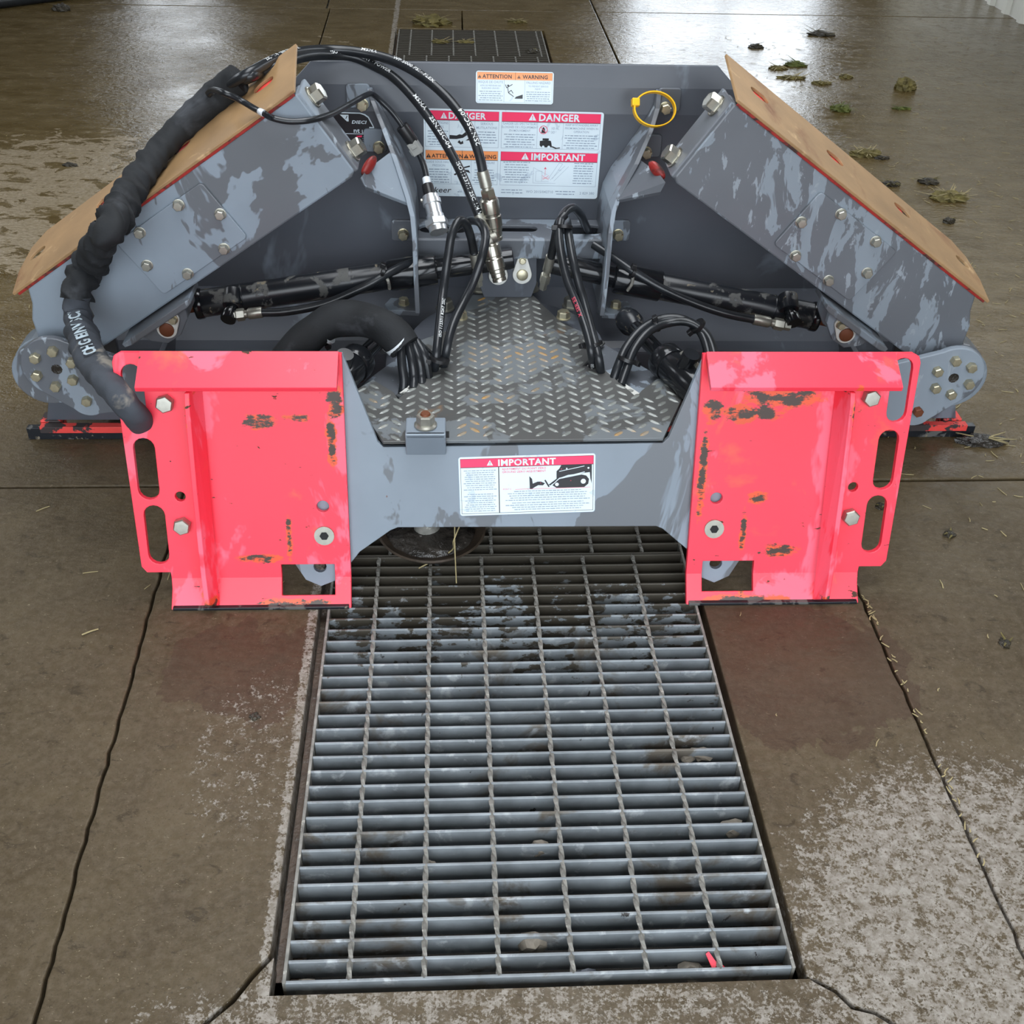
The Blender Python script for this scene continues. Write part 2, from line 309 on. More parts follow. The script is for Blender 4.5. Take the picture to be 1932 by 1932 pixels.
def rounded(x0, y0, x1, y1, r, n=4):
    P = []
    for cx, cy, a in ((x1 - r, y0 + r, -90), (x1 - r, y1 - r, 0), (x0 + r, y1 - r, 90), (x0 + r, y0 + r, 180)):
        for k in range(n + 1): P.append((cx + r * math.cos(R(a + 90 * k / n)), cy + r * math.sin(R(a + 90 * k / n))))
    return P
def add_box(bm, lo, hi, fr=None):
    vs = bmesh.ops.create_cube(bm, size=1)['verts']
    for v in vs: v.co = Vector([(lo[i] + hi[i]) / 2 + v.co[i] * (hi[i] - lo[i]) for i in range(3)])
    if fr is not None: bmesh.ops.transform(bm, matrix=fr, verts=vs)
def box(name, lo, hi, m, parent=None, bevel=.0015, fr=None):
    bm = bmesh.new(); add_box(bm, lo, hi, fr); return done(name, bm, m, parent, False, bevel)
def lathe_bm(bm, prof, fr, n=24, n_of=None):             # prof: (radius, height[, sides])
    rows = []
    for q in prof:
        r, h = q[0], q[1]
        rows.append([bm.verts.new(fr @ Vector((r * math.cos(2 * math.pi * k / n), r * math.sin(2 * math.pi * k / n), h))) for k in range(n)])
    for a, b in zip(rows, rows[1:]):
        for k in range(n): bm.faces.new((a[k], a[(k + 1) % n], b[(k + 1) % n], b[k]))
    bm.faces.new(rows[0]); bm.faces.new(list(reversed(rows[-1])))
def lathe(name, prof, fr, m, parent=None, n=24, auto=35):
    bm = bmesh.new(); lathe_bm(bm, prof, fr, n); return done(name, bm, m, parent, True, 0, auto)
def catmull(pts, step=.008):
    P = [Vector(p) for p in pts]; P = [P[0] * 2 - P[1]] + P + [P[-1] * 2 - P[-2]]; out = []
    for i in range(1, len(P) - 2):
        n = max(2, int((P[i + 1] - P[i]).length / step))
        for k in range(n):
            t = k / n
            out.append(.5 * (2 * P[i] + (P[i + 1] - P[i - 1]) * t + (2 * P[i - 1] - 5 * P[i] + 4 * P[i + 1] - P[i + 2]) * t * t + (3 * P[i] - P[i - 1] - 3 * P[i + 1] + P[i + 2]) * t ** 3))
    out.append(P[-2]); return out
def path_frames(pts):
    T = []
    for i in range(len(pts)): T.append((pts[min(i + 1, len(pts) - 1)] - pts[max(i - 1, 0)]).normalized())
    n = Vector((0, -.5, 1)); n = (n - T[0] * n.dot(T[0])).normalized(); out = []
    for p, t in zip(pts, T):
        n = (n - t * n.dot(t)).normalized(); out.append((p, t, n, t.cross(n)))
    return out
def tube(name, pts, r, m, parent=None, n=12, step=.008, wob=None, smooth=True):
    F = path_frames(catmull(pts, step)); bm = bmesh.new(); rows = []; s = 0; last = F[0][0]
    for p, t, a, b in F:
        s += (p - last).length; last = p; row = []
        for k in range(n):
            th = 2 * math.pi * k / n; rr = (r(s) if callable(r) else r) * (1 + (wob(s, th) if wob else 0))
            row.append(bm.verts.new(p + (a * math.cos(th) + b * math.sin(th)) * rr))
        rows.append(row)
    for A, B in zip(rows, rows[1:]):
        for k in range(n): bm.faces.new((A[k], A[(k + 1) % n], B[(k + 1) % n], B[k]))
    bm.faces.new(rows[0]); bm.faces.new(list(reversed(rows[-1])))
    return done(name, bm, m, parent, smooth, 0, 60)
_bolts = {}
def bolt(pos, axis, af, m, parent, h=None, name='bolt', washer=1.45, socket=False, spin=0.3, flange=None):
    """hex head with a washer, axis pointing out of the surface; one mesh per size"""
    h = h or af * .55; key = (round(af, 4), round(h, 4), washer, socket, m.name)
    if key not in _bolts:
        bm = bmesh.new(); r = af / math.sqrt(3); I = Matrix.Identity(4); z = 0
        if washer:
            lathe_bm(bm, [(af * washer / 2, 0), (af * washer / 2, af * .10), (af * washer / 2 * .9, af * .12)], I, 20); z = af * .12
        if socket:
            bm2 = sheet_bm(ring(0, 0, af * .5, 20), [ring(0, 0, af * .22, 6)], h, z); me = bpy.data.meshes.new('t'); bm2.to_mesh(me); bm2.free(); bm.from_mesh(me); bpy.data.meshes.remove(me)
            lathe_bm(bm, [(af * .25, z), (af * .25, z + h * .25)], I, 6)
        else:
            lathe_bm(bm, [(r, z), (r, z + h * .86), (r * .86, z + h), (r * .5, z + h * 1.01)], I, 6)
        bmesh.ops.recalc_face_normals(bm, faces=bm.faces)
        me = bpy.data.meshes.new('bolt'); bm.to_mesh(me); bm.free(); me.materials.append(m); _bolts[key] = me
    o = bpy.data.objects.new(name, _bolts[key]); COL.objects.link(o); o.parent = parent
    o.matrix_local = axis_frame(Vector(pos), axis) @ Matrix.Rotation(spin, 4, 'Z')
    return o
def tag(o, label, cat, group=None, kind=None):
    o['label'] = label; o['category'] = cat
    if group: o['group'] = group
    if kind: o['kind'] = kind
    return o
def empty(name, mw):
    o = bpy.data.objects.new(name, None); COL.objects.link(o); o.matrix_world = mw; o.empty_display_size = .1; return o
# ------------------------------------------------------------------ the wash bay: slabs, drain, walls
TU0, TU1, TV0, TV1 = -.307, .421, -.924, 4.128           # drain trough in the floor
floor = box('floor', (-9, -14, -.40), (9, 14, -.355), M['pit'], None, 0, MG); floor['kind'] = 'structure'
def jag(a, b, n, amp):
    a, b = Vector(a), Vector(b); d = (b - a); nn = Vector((-d.y, d.x)).normalized()
    return [tuple(a + d * k / n + nn * random.uniform(-amp, amp) * (0 if k in (0, n) else 1)) for k in range(n + 1)]
def slab(pts):
    bm = sheet_bm(pts, (), .16, -.16); bm.transform(MG)
    return done('slab', bm, M['floor'], floor, False, .003)
g = .003
crA = jag((TU0, -.868), (-.596, -1.235), 12, .006); crB = jag((.4345, -.924), (.7325, -1.17), 14, .006)
JL = jag((-.598, V0 - 1.2), (-.600, -1.235), 30, .001)[:-1] + jag((-.600, -1.235), (-.629, .247), 60, .0022); JR = jag((.736, V0 - 1.2), (.7365, -1.17), 30, .001)[:-1] + jag((.7365, -1.17), (.7305, .247), 60, .0022)
L1 = [q for q in JL if q[1] > -1.23]; L0 = [q for q in JL if q[1] <= -1.23]; R1 = [q for q in JR if q[1] > -1.165]; R0 = [q for q in JR if q[1] <= -1.165]
gj = .0026
slab([(U0, V0 - 1.2)] + [(x - gj, y) for x, y in JL] + [(U0, .247)])
slab([(U0, .255), (-.632, .255), (-.66, 4.505), (U0, 4.505)])
slab([(U0, 4.513), (-.68, 4.513), (-.70, V1), (U0, V1)])
slab([(x + gj, y) for x, y in reversed(L1)] + [(x - .006, y + .006) for x, y in reversed(crA)] + [(TU0, .247)])
slab([(-.626, .255), (TU0, .255), (TU0, TV1), (.016, TV1), (.019, 4.505), (-.654, 4.505)])
slab([(x, y) for x, y in crA][::-1] + [(TU0, TV0), (.4235, TV0)] + [(x - .005, y - .006) for x, y in crB] + [(x - gj, y) for x, y in reversed(R0)] + [(x + gj, y) for x, y in L0])
slab([(x, y) for x, y in crB] + [(x - gj, y) for x, y in R1] + [(TU1, .247), (TU1, -.90), (.4215, -.922)])
slab([(TU1, .255), (.727, .255), (.718, 4.505), (.025, 4.505), (.022, TV1), (TU1, TV1)])
slab([(U1, V0 - 1.2), (U1, .249)] + [(x + gj, y) for x, y in reversed(JR)])
slab([(.734, .257), (U1, .257), (U1, 4.505), (.726, 4.505)])
slab([(-.672, 4.513), (.717, 4.513), (.714, V1), (-.692, V1)])
slab([(.726, 4.513), (U1, 4.513), (U1, V1), (.723, V1)])
box('trim_1', (TU0 - .02, TV0 - .02, -.34), (TU0, TV1, -.052), M['pit'], floor, 0, MG)
box('trim_2', (TU1, TV0 - .02, -.34), (TU1 + .02, TV1, -.052), M['pit'], floor, 0, MG)
for nm, lo, hi in (('drain_ledge', (TU0 - .002, TV0, -.075), (TU0 + .034, TV1, -.040)), ('drain_ledge', (TU1 - .034, TV0, -.075), (TU1 + .002, TV1, -.040)), ('drain_ledge', (TU0, TV0 - .002, -.075), (TU1, TV0 + .042, -.040))):
    bm = bmesh.new(); add_box(bm, lo, hi, MG); done(nm, bm, M['ledge'], floor)

def twisted_rod(v0, v1):
    bm = bmesh.new(); n = int((v1 - v0) / .009); rows = []
    for i in range(n + 1):
        a = i * R(30); y = v0 + (v1 - v0) * i / n
        rows.append([bm.verts.new((.0044 * math.cos(a + k * math.pi / 2), y, -.0042 + .0044 * math.sin(a + k * math.pi / 2))) for k in range(4)])
    for A, B in zip(rows, rows[1:]):
        for k in range(4): bm.faces.new((A[k], A[(k + 1) % 4], B[(k + 1) % 4], B[k]))
    bm.faces.new(rows[0]); bm.faces.new(rows[3])
    bmesh.ops.recalc_face_normals(bm, faces=bm.faces); me = bpy.data.meshes.new('cross_rod'); bm.to_mesh(me); bm.free(); me.materials.append(M['galv_rod']); return me
_bm = bmesh.new(); add_box(_bm, (-.287, -.0025, -.038), (.404, .0025, 0))
bmesh.ops.bevel(_bm, geom=[e for e in _bm.edges if abs(e.verts[0].co.x - e.verts[1].co.x) > .1], offset=.0012, segments=1, affect='EDGES')
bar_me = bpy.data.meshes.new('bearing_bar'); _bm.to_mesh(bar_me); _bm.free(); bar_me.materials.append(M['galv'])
PB = .03016
def grate(v_far, n, rod0, label):
    """one lift-out panel: n bar spaces running towards the camera from v_far"""
    root = empty('floor_grate', MG @ Matrix.Translation((0, v_far, 0)))
    tag(root, label, 'grate', 'grate panels over the floor drain')
    for i in range(n + 1):
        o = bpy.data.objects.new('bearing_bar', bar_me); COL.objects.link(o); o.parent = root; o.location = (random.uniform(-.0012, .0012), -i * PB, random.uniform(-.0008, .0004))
    key = 'rod%d' % n
    me = twisted_rod(-n * PB, 0)
    for k in range(7):
        u = rod0 + .1016 * k
        if u > .40: break
        o = bpy.data.objects.new('cross_rod', me); COL.objects.link(o); o.parent = root; o.location = (u, 0, .0012)
    for u in (-.2895, .4065): box('side_band', (u - .0025, -n * PB - .0025, -.038), (u + .0025, .0025, .0004), M['galv_rod'], root, .0008)
    return root
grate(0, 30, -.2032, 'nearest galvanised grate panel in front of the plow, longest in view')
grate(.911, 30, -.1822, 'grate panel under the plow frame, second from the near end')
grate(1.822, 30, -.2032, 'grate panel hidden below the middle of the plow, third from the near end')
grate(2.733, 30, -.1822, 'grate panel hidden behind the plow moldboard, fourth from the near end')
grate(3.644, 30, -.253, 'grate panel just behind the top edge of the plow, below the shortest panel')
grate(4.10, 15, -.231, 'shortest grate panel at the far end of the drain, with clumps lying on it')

# walls, roof, openings ------------------------------------------------------------------
def wall(name, rects_holes, size, fr, m=M['wall_dim'], t=.12):
    w = sheet(name, [(size[0], size[2]), (size[1], size[2]), (size[1], size[3]), (size[0], size[3])], rects_holes, t, fr, m, None, 0); w['kind'] = 'structure'; return w
def rect(a, b, c, d): return [(a, c), (b, c), (b, d), (a, d)]
far_fr = MG @ frame((0, V1, 0), (1, 0, 0), (0, 0, 1), (0, 1, 0))
wall('wall_far', [rect(FARW[0][0], FARW[0][1], FARW[0][2], FARW[0][3]), rect(FARW[1][0], FARW[1][1], .012, FARW[1][3])], (U0, U1, 0, HC), far_fr)
near_fr = MG @ frame((0, V0 - .12, 0), (1, 0, 0), (0, 0, 1), (0, 1, 0))
wall('wall_near', [rect(DOOR[0], DOOR[1], .012, DOOR[3])], (U0, U1, 0, HC), near_fr)
left_fr = MG @ frame((U0 - .12, 0, 0), (0, 1, 0), (0, 0, 1), (1, 0, 0))
wall('wall_left', [rect(*w) for w in SIDEW], (V0 - .12, V1 + .12, 0, HC), left_fr)
right_fr = MG @ frame((U1 + .02, 0, 0), (0, 1, 0), (0, 0, 1), (1, 0, 0))
wr = wall('wall_right', [rect(*w) for w in SIDEW], (V0 - .12, V1 + .12, 0, HC), right_fr)
bm = bmesh.new(); rows = []                               # ribbed white liner on the right wall, up to the window sills
for i in range(int((V1 - 2.0) / .02)):
    v = 2.0 + i * .02; q = (v / .2) % 1; d = .022 if q < .25 else (.022 * (1 - (q - .25) / .1) if q < .35 else (0 if q < .9 else .022 * (q - .9) / .1))
    rows.append([bm.verts.new(MG @ Vector((U1 - d, v, z))) for z in (.0, 1.85)])
for A, B in zip(rows, rows[1:]): bm.faces.new((A[0], B[0], B[1], A[1]))
done('wall_liner', bm, M['wall'], wr)
ceil = wall('ceiling', [rect(*q) for q in SKY], (U0 - .12, U1 + .14, V0 - .12, V1 + .12), MG @ frame((0, 0, HC), (1, 0, 0), (0, 1, 0), (0, 0, 1)), M['roof'], .1)
k = 0
for i, (a, b, c, d) in enumerate(FARW):
    k += 1; fr = MG @ frame((0, V1 + .04, 0), (1, 0, 0), (0, 0, 1), (0, 1, 0))
    c = max(c, .02)
    o = sheet('window_%d' % k if i == 0 else 'door_1', rect(a, b, c, d), [rect(a + .05, (a + b) / 2 - .02, c + .05, d - .05), rect((a + b) / 2 + .02, b - .05, c + .05, d - .05)], .05, fr, M['frame_dark'], None, .002); o['kind'] = 'structure'
for a, b, c, d in SIDEW:
    for U, s in ((U0, -1), (U1, 1)):
        k += 1; fr = MG @ frame((U + (.04 if s > 0 else -.09), 0, 0), (0, 1, 0), (0, 0, 1), (1, 0, 0))
        o = sheet('window_%d' % k, rect(a, b, c, d), [rect(a + .05, (a + b) / 2 - .02, c + .05, d - .05), rect((a + b) / 2 + .02, b - .05, c + .05, d - .05)], .05, fr, M['frame_dark'], None, .002); o['kind'] = 'structure'
for a, b, c, d in SKY:
    k += 1; o = sheet('window_%d' % k, rect(a, b, c, d), [rect(a + .04, b - .04, c + .05 + i * (d - c) / 3, c - .05 + (i + 1) * (d - c) / 3) for i in range(3)], .06, MG @ frame((0, 0, HC + .02), (1, 0, 0), (0, 1, 0), (0, 0, 1)), M['frame_dark'], None, .002); o['kind'] = 'structure'  # frame of the added roof light, unseen, sized for overhead light
yard = box('ground', (-60, -60, -.60), (60, 60, -.42), M['yard'], None, 0); yard['kind'] = 'structure'
# ------------------------------------------------------------------ the folding-wing plow
MO = Vector((.028, 1.61, 0)); TH = R(3.6)
MM = Matrix.Translation(MO) @ Matrix.Rotation(TH, 4, 'Z')
plow = empty('snow_plow', MM)
tag(plow, 'grey and fluorescent red folding-wing snow plow standing over the floor grate', 'snow plow')
X, Yv, Z = Vector((1, 0, 0)), Vector((0, 1, 0)), Vector((0, 0, 1))
def V(p): return Vector(p)
CX = -.007
XZ = lambda y: frame((0, y, 0), X, Z, -Yv)               # 2D (x, z); thickness grows towards the camera
XZb = lambda y: frame((0, y, 0), X, Z, Yv)               # thickness grows away from the camera
XY = lambda z: frame((0, 0, z), X, Yv, Z)

# --- attachment plates -------------------------------------------------------------------
FOLD = Vector((0, .035, .047)); UPD = Vector((0, .2575, .9663)); NRM = Vector((0, -.9663, .2575))
KD = Vector((0, .035, .047)).normalized(); KN = Vector((0, -KD.z, KD.y))
def onplate(x, s, t=0):                                  # x across, s up the face, t out of the face
    return Vector((x, 0, 0)) + FOLD + UPD * s + NRM * t if s >= 0 else Vector((x, 0, 0)) + FOLD + KD * s + KN * t
def plate(side, ds, lab):
    q = lambda p: (CX + side * p[0], p[1])
    out = [(.318, .428), (.318, -.0585), (.652, -.0585), (.650, -.020), (.652, .012), (.695, .012), (.704, .024), (.713, .418)]
    out = out[:-1] + [(.713, .412), (.709, .424), (.698, .430)]
    sl = [slot(.682, .349 + ds, .037, .120, R(90)), slot(.675, .216 + ds, .038, .117, R(90)), slot(.670, .0875 + ds, .038, .117, R(90))]
    hole = [rect(.348, .447, -.034, .026), ring(.620, .163 + ds, .0095, 14), ring(.364, .142 + ds, .0115, 16)]
    fixed = [sl[0]] if False else []
    bm = sheet_bm([q(p) for p in out], [[q(p) for p in h] for h in sl + hole], .012, -.012)
    bmesh.ops.bisect_plane(bm, geom=list(bm.verts) + list(bm.edges) + list(bm.faces), plane_co=(0, 0, 0), plane_no=(0, 1, 0))
    for v in bm.verts: v.co = onplate(v.co.x, v.co.y if abs(v.co.y) > 1e-6 else 0, v.co.z)
    P = done('attachment_plate', bm, M['red'], plow, False, .0012); P['label'] = lab
    lx0, lx1 = sorted((CX + side * .322, CX + side * .662))
    bm = sheet_bm([(.428, 0), (.434, .006), (.384, .062), (.376, .058), (.418, .006), (.418, 0)], (), lx1 - lx0)   # lip profile (s, t)
    for v in bm.verts: v.co = onplate(lx0 + v.co.z, v.co.x, v.co.y)
    done('top_lip', bm, M['red'], P, False, .001)
    a = CX + side * .567
    prof = [(.380, 0), (.372, .052), (.345, .056), (.20, .058), (.03, .056), (-.048, .045), (-.052, .0)]
    bm = sheet_bm(prof, (), .009)
    for v in bm.verts: v.co = onplate(a - .0045 + v.co.z + side * .012 * (v.co.y / .056), v.co.x, v.co.y)
    done('side_rib', bm, M['red'], P, False, .0015)
    for x, s in ((.628, .340 + ds * .8), (.620, .108 + ds * .8)): bolt(onplate(CX + side * x, s), NRM, .028, M['steel'], P, .016, 'hex_bolt', 0)
    sc = bolt(onplate(CX + side * .364, .085 + ds * .7), NRM, .037, M['steel'], P, .004, 'socket_screw', 0, True)
    sheet('hex_socket', ring(0, 0, .0085, 6), (), .0006, axis_frame(onplate(CX + side * .364, .085 + ds * .7, .0038), NRM), M['void'], P, 0)
    box('wear_strip', (min(CX + side * .322, CX + side * .648), -.004, .0), (max(CX + side * .322, CX + side * .648), .012, .006), M['black_dirty'], P, .001)
    return P
plate(-1, 0, 'left red attachment plate, hose sleeve passed through its top slot')
plate(1, .012, 'right red attachment plate with all three side slots empty')

# --- front frame between the plates -------------------------------------------------------
fx = [(-.325, .425), (-.268, .262), (-.258, .252), (.252, .258), (.262, .268), (.318, .425), (.43, .425), (.43, .10), (.415, .02), (.398, -.012), (.37, -.026), (.342, -.014), (.325, .01), (.312, .045), (.262, .088), (.25, .093), (-.236, .094), (-.25, .088), (-.308, .045), (-.335, .01), (-.355, -.014), (-.384, -.026), (-.412, -.012), (-.43, .02), (-.44, .10), (-.44, .425)]
bm = sheet_bm(fx, [ring(.37, .015, .012, 14), ring(-.384, .015, .012, 14)], .012, -.0255)
for v in bm.verts: v.co = Vector((v.co.x, 0, 0)) + FOLD + UPD * v.co.y + NRM * v.co.z
ff = done('front_frame', bm, M['grey_light'], plow, False, .0012)
def onframe(x, s, t=0): return Vector((x, 0, 0)) + FOLD + UPD * s + NRM * (t - .0135)

# --- tread plate and what it covers ---------------------------------------------------------
TZ = .302
tread_out = [(-.258, .108), (.252, .117), (.322, .285), (.277, .338), (.236, .288), (.222, .264), (.163, .388), (.128, .382), (.186, .486), (.101, .573), (.048, .705), (-.087, .705), (-.131, .545), (-.199, .492), (-.142, .384), (-.172, .380), (-.236, .256), (-.246, .282), (-.288, .330), (-.328, .280)]
sheet('tread_plate', tread_out, (), .006, XY(TZ - .006), M['tread'], plow, .0008)
def inside(x, y, P):
    c = False
    for i in range(len(P)):
        (x1, y1), (x2, y2) = P[i], P[i - 1]
        if (y1 > y) != (y2 > y) and x < (x2 - x1) * (y - y1) / (y2 - y1) + x1: c = not c
    return c
bm = bmesh.new()
for i in range(-16, 17):
    for j in range(0, 34):
        x = i * .0240 + .004; y = .12 + j * .0262 + (i % 2) * .0131
        a = R(43) if i % 2 else R(137)
        dx, dy = math.cos(a), math.sin(a)
        if not all(inside(x + dx * e, y + dy * e, tread_out) for e in (-.015, 0, .015)): continue
        if -.225 < x < -.125 and .10 < y < .205: continue
        L_, w_, z = .0130, .0042, TZ
        pts = [(-L_, 0, 0), (-L_ * .5, -w_, 0), (L_ * .5, -w_, 0), (L_, 0, 0), (L_ * .5, w_, 0), (-L_ * .5, w_, 0), (-L_ * .5, 0, .0017), (L_ * .5, 0, .0017)]
        vs = [bm.verts.new((x + p[0] * dx - p[1] * dy, y + p[0] * dy + p[1] * dx, z + p[2])) for p in pts]
        for f in ((0, 1, 6), (1, 2, 7, 6), (2, 3, 7), (3, 4, 7), (4, 5, 6, 7), (5, 0, 6)): bm.faces.new([vs[k] for k in f])
lz = done('tread_pattern', bm, M['lozenge'], plow); lz['kind'] = 'stuff'
for p in ((-0.1147, 0.5923, 0.302), (0.1073, 0.5936, 0.302)): bolt(p, Z, .024, M['steel_yellow'], plow, .014, 'hex_bolt', 1.3)
# hose exits: perforated pale strips either side, and the grey arm tops beyond
for nm, a, b in (('hose_strip', (-.2385, .250), (-.150, .392)), ('hose_strip', (.2275, .262), (.140, .395))):
    a, b = Vector(a), Vector(b); d = (b - a).normalized(); L = (b - a).length; n_ = Vector((-d.y, d.x)) * (1 if a.x > 0 else -1)
    if n_.dot(Vector((a.x, 0))) < 0: n_ = -n_
    if d.x * n_.y - d.y * n_.x < 0: a, d = b, -d
    a = a + n_ * .0075
    fr = frame((a.x, a.y, TZ - .012), (d.x, d.y, 0), (n_.x, n_.y, 0), Z if d.x * n_.y - d.y * n_.x > 0 else -Z)
    sheet(nm, [(0, -.0085), (L, -.0085), (L, .0085), (0, .0085)], [ring(L * (k + .5) / 7, 0, .0062, 12) for k in range(7)], .008, fr, M['pale_steel'], plow, .0006)
    box('hose_channel', (0, -.008, -.03), (L, .008, -.002), M['void'], plow, 0, fr)
arm = [(-.335, .27), (-.10, .13), (.10, .13), (.33, .28), (.29, .355), (.186, .50), (.165, .52), (-.18, .52), (-.205, .505), (-.30, .35)]
sheet('frame_deck', arm, (), .012, XY(TZ - .024), M['grey'], plow)
box('push_beam', (-.27, .17, .10), (.255, .52, .27), M['grey_dark'], plow)
sheet('turntable_plate', ring(-.018, .52, .205, 40), (), .02, XY(.262), M['grey_dark'], plow)
for p in ((-0.1482, 0.6733, 0.284), (0.1335, 0.6857, 0.284), (-0.0675, 0.7646, 0.284), (0.0457, 0.7711, 0.284)): bolt(p, Z, .030, M['steel'], plow, .018, 'hex_bolt', 1.4)
# jack bracket with its nut, and the muddy foot below it
nz = Vector((-0.1809, 0.1163, 0.334)); bx = nz.x
jb = box('jack_bracket', (bx - .036, .088, .318), (bx + .036, nz.y + .030, .330), M['grey_light'], plow, .003)
bm = sheet_bm([(.088, .330), (.088, .322), (.104, .275), (.112, .278), (.096, .330)], (), .072)
bm.transform(frame((bx - .036, 0, 0), Yv, Z, X)); done('bracket_flange', bm, M['grey_light'], jb, False, .002)
for x in (bx - .036, bx + .030): box('bracket_cheek', (x, .1, .300), (x + .006, nz.y + .03, .320), M['grey_dark'], jb, .001)
box('bracket_gap', (bx + .036, .12, .3021), (bx + .042, nz.y + .025, .3026), M['void'], jb, 0)
lathe('flange_nut', [(.0205, .331), (.0205, .334), (.017, .337), (.016, .337)], frame((nz[0], nz[1], 0), X, Yv, Z), M['steel'], jb)
lathe('hex_nut', [(.0165, .337), (.0165, .352), (.0145, .354)], frame((nz[0], nz[1], 0), X, Yv, Z), M['steel'], jb, 6)
lathe('threaded_stud', [(.0105, .30), (.0105, .352), (.008, .3575)], frame((nz[0], nz[1], 0), X, Yv, Z), M['rust_bolt'], jb, 16)
lathe('jack_leg', [(.024, .040), (.026, .045), (.026, .20)], frame((nz.x - .004, .178, 0), X, Yv, Z), M['galv_rod'], plow, 20)
foot = lathe('skid_foot', [(.05, .012), (.085, .018), (.108, .040), (.104, .042), (.07, .030), (.02, .028)], frame((-.176, .190, 0), X, Yv, Z), M['mud_rim'], plow, 32)
bm = bmesh.new(); bmesh.ops.create_icosphere(bm, subdivisions=4, radius=1)
for v in bm.verts:
    n_ = math.sin(v.co.x * 23 + v.co.y * 11) * math.sin(v.co.y * 19 - v.co.x * 9) * .5 + random.uniform(-.35, .35)
    v.co = Vector((-.178 + v.co.x * (.086 + .006 * n_), .180 + v.co.y * (.078 + .006 * n_), .034 + max(-.2, v.co.z) * .022 + .0045 * n_ * (v.co.z > -.1)))
done('mud_fill', bm, M['mud'], foot, True)

# --- moldboard ------------------------------------------------------------------------------
prof = [(.825, .768), (.808, .726), (.800, .674), (.800, .35), (.803, .27), (.812, .268), (.810, .35), (.809, .674), (.817, .728), (.834, .768)]
bm = bmesh.new()
def half(z): return .425 + (1.03 - .425) * (.766 - z) / (.766 - .19)
rowsL = [bm.verts.new((-half(z) + .004, y, z)) for y, z in prof]; rowsR = [bm.verts.new((half(z) + .004, y, z)) for y, z in prof]
bm.faces.new(rowsL); bm.faces.new(rowsR)
for k in range(len(prof)): bm.faces.new((rowsL[k - 1], rowsL[k], rowsR[k], rowsR[k - 1]))
done('moldboard', bm, M['grey_dark'], plow, False, .0015)
bm = sheet_bm([(.808, .276), (.640, .222), (.620, .205), (.620, .03), (.80, .03)], (), 1.93)
bm.transform(frame((-.965, 0, 0), Yv, Z, X)); done('lower_beam', bm, M['grey_dark'], plow, False, .006)
ce = box('cutting_edge', (-1.09, .583, 0), (1.09, .600, .030), M['black_dirty'], plow, .001)
box('red_top_band', (-1.06, .5815, .0175), (1.07, .6005, .0335), M['red_worn'], ce, .001)
for s in (-1, 1):
    x0, x1 = sorted((s * 1.00, s * 1.045)); box('hook_tab', (x0 + .02 * s, .605, .0), (x1 + .02 * s, .645, .036), M['red_worn'], ce, .003)
    sheet('end_gusset', [(s * .86, .26), (s * .985, .26), (s * 1.05, .036), (s * .86, .036)], (), .012, XZ(.62), M['grey_dark'], plow)

# --- ribs on the back of the moldboard -------------------------------------------------------
def rib(front, name='moldboard_rib', th=.010, back=.7985):
    bm = bmesh.new(); s = 1 if front[0][0] > 0 else -1; A = []
    for p in front:
        p = Vector(p); q = Vector((p.x, max(back, p.y + .004) if p.z > .27 else p.y + .16, p.z))
        A.append([bm.verts.new(p + Vector((-th / 2, 0, 0))), bm.verts.new(p + Vector((th / 2, 0, 0))), bm.verts.new(q + Vector((th / 2, 0, 0))), bm.verts.new(q + Vector((-th / 2, 0, 0)))])
    for a, b in zip(A, A[1:]):
        for k in range(4): bm.faces.new((a[k], a[(k + 1) % 4], b[(k + 1) % 4], b[k]))
    bm.faces.new(A[0]); bm.faces.new(A[-1])
    return done(name, bm, M['grey'], plow, False, .0012)
ribL = rib([(-0.2997, 0.785, 0.7239), (-0.2937, 0.775, 0.7035), (-0.2725, 0.73, 0.6661), (-0.2455, 0.68, 0.6104), (-0.2224, 0.64, 0.5511), (-0.213, 0.62, 0.5185), (-0.2095, 0.61, 0.4745), (-0.2083, 0.6, 0.3843), (-0.2065, 0.59, 0.3129)])
ribR = rib([(0.3007, 0.785, 0.7272), (0.2983, 0.77, 0.6959), (0.2815, 0.73, 0.6614), (0.2497, 0.68, 0.6097), (0.2181, 0.65, 0.5622), (0.2031, 0.63, 0.5267), (0.1972, 0.61, 0.4888), (0.1952, 0.6, 0.3984), (0.1905, 0.59, 0.3091)])
for rb, pts in ((ribL, ((677, 176), (712, 272), (760, 438))), (ribR, ((1258, 188), (1222, 268), (1166, 435)))):
    for i, (px, py) in enumerate(pts): pass
for rb, c, b in ((ribL, (-0.3241, 0.797, 0.7094), (-0.3159, 0.79, 0.6911)), (ribL, (-0.2934, 0.797, 0.6174), (-0.2859, 0.79, 0.6029)), (ribL, (-0.2428, 0.797, 0.4169), (-0.2405, 0.79, 0.4087)), (ribR, (0.3246, 0.797, 0.7087), (0.3174, 0.79, 0.6922)), (ribR, (0.2937, 0.797, 0.6123), (0.2862, 0.79, 0.5974)), (ribR, (0.2431, 0.797, 0.4203), (0.2406, 0.79, 0.4107))):
    sheet('rib_tab', rounded(c[0] - .024, c[2] - .026, c[0] + .024, c[2] + .022, .007), (), .008, XZ(.7995), M['grey'], rb)
    bolt((b[0], .791, b[2]), -Yv, .020, M['steel_yellow'], rb, .016, 'lock_nut', 1.25)
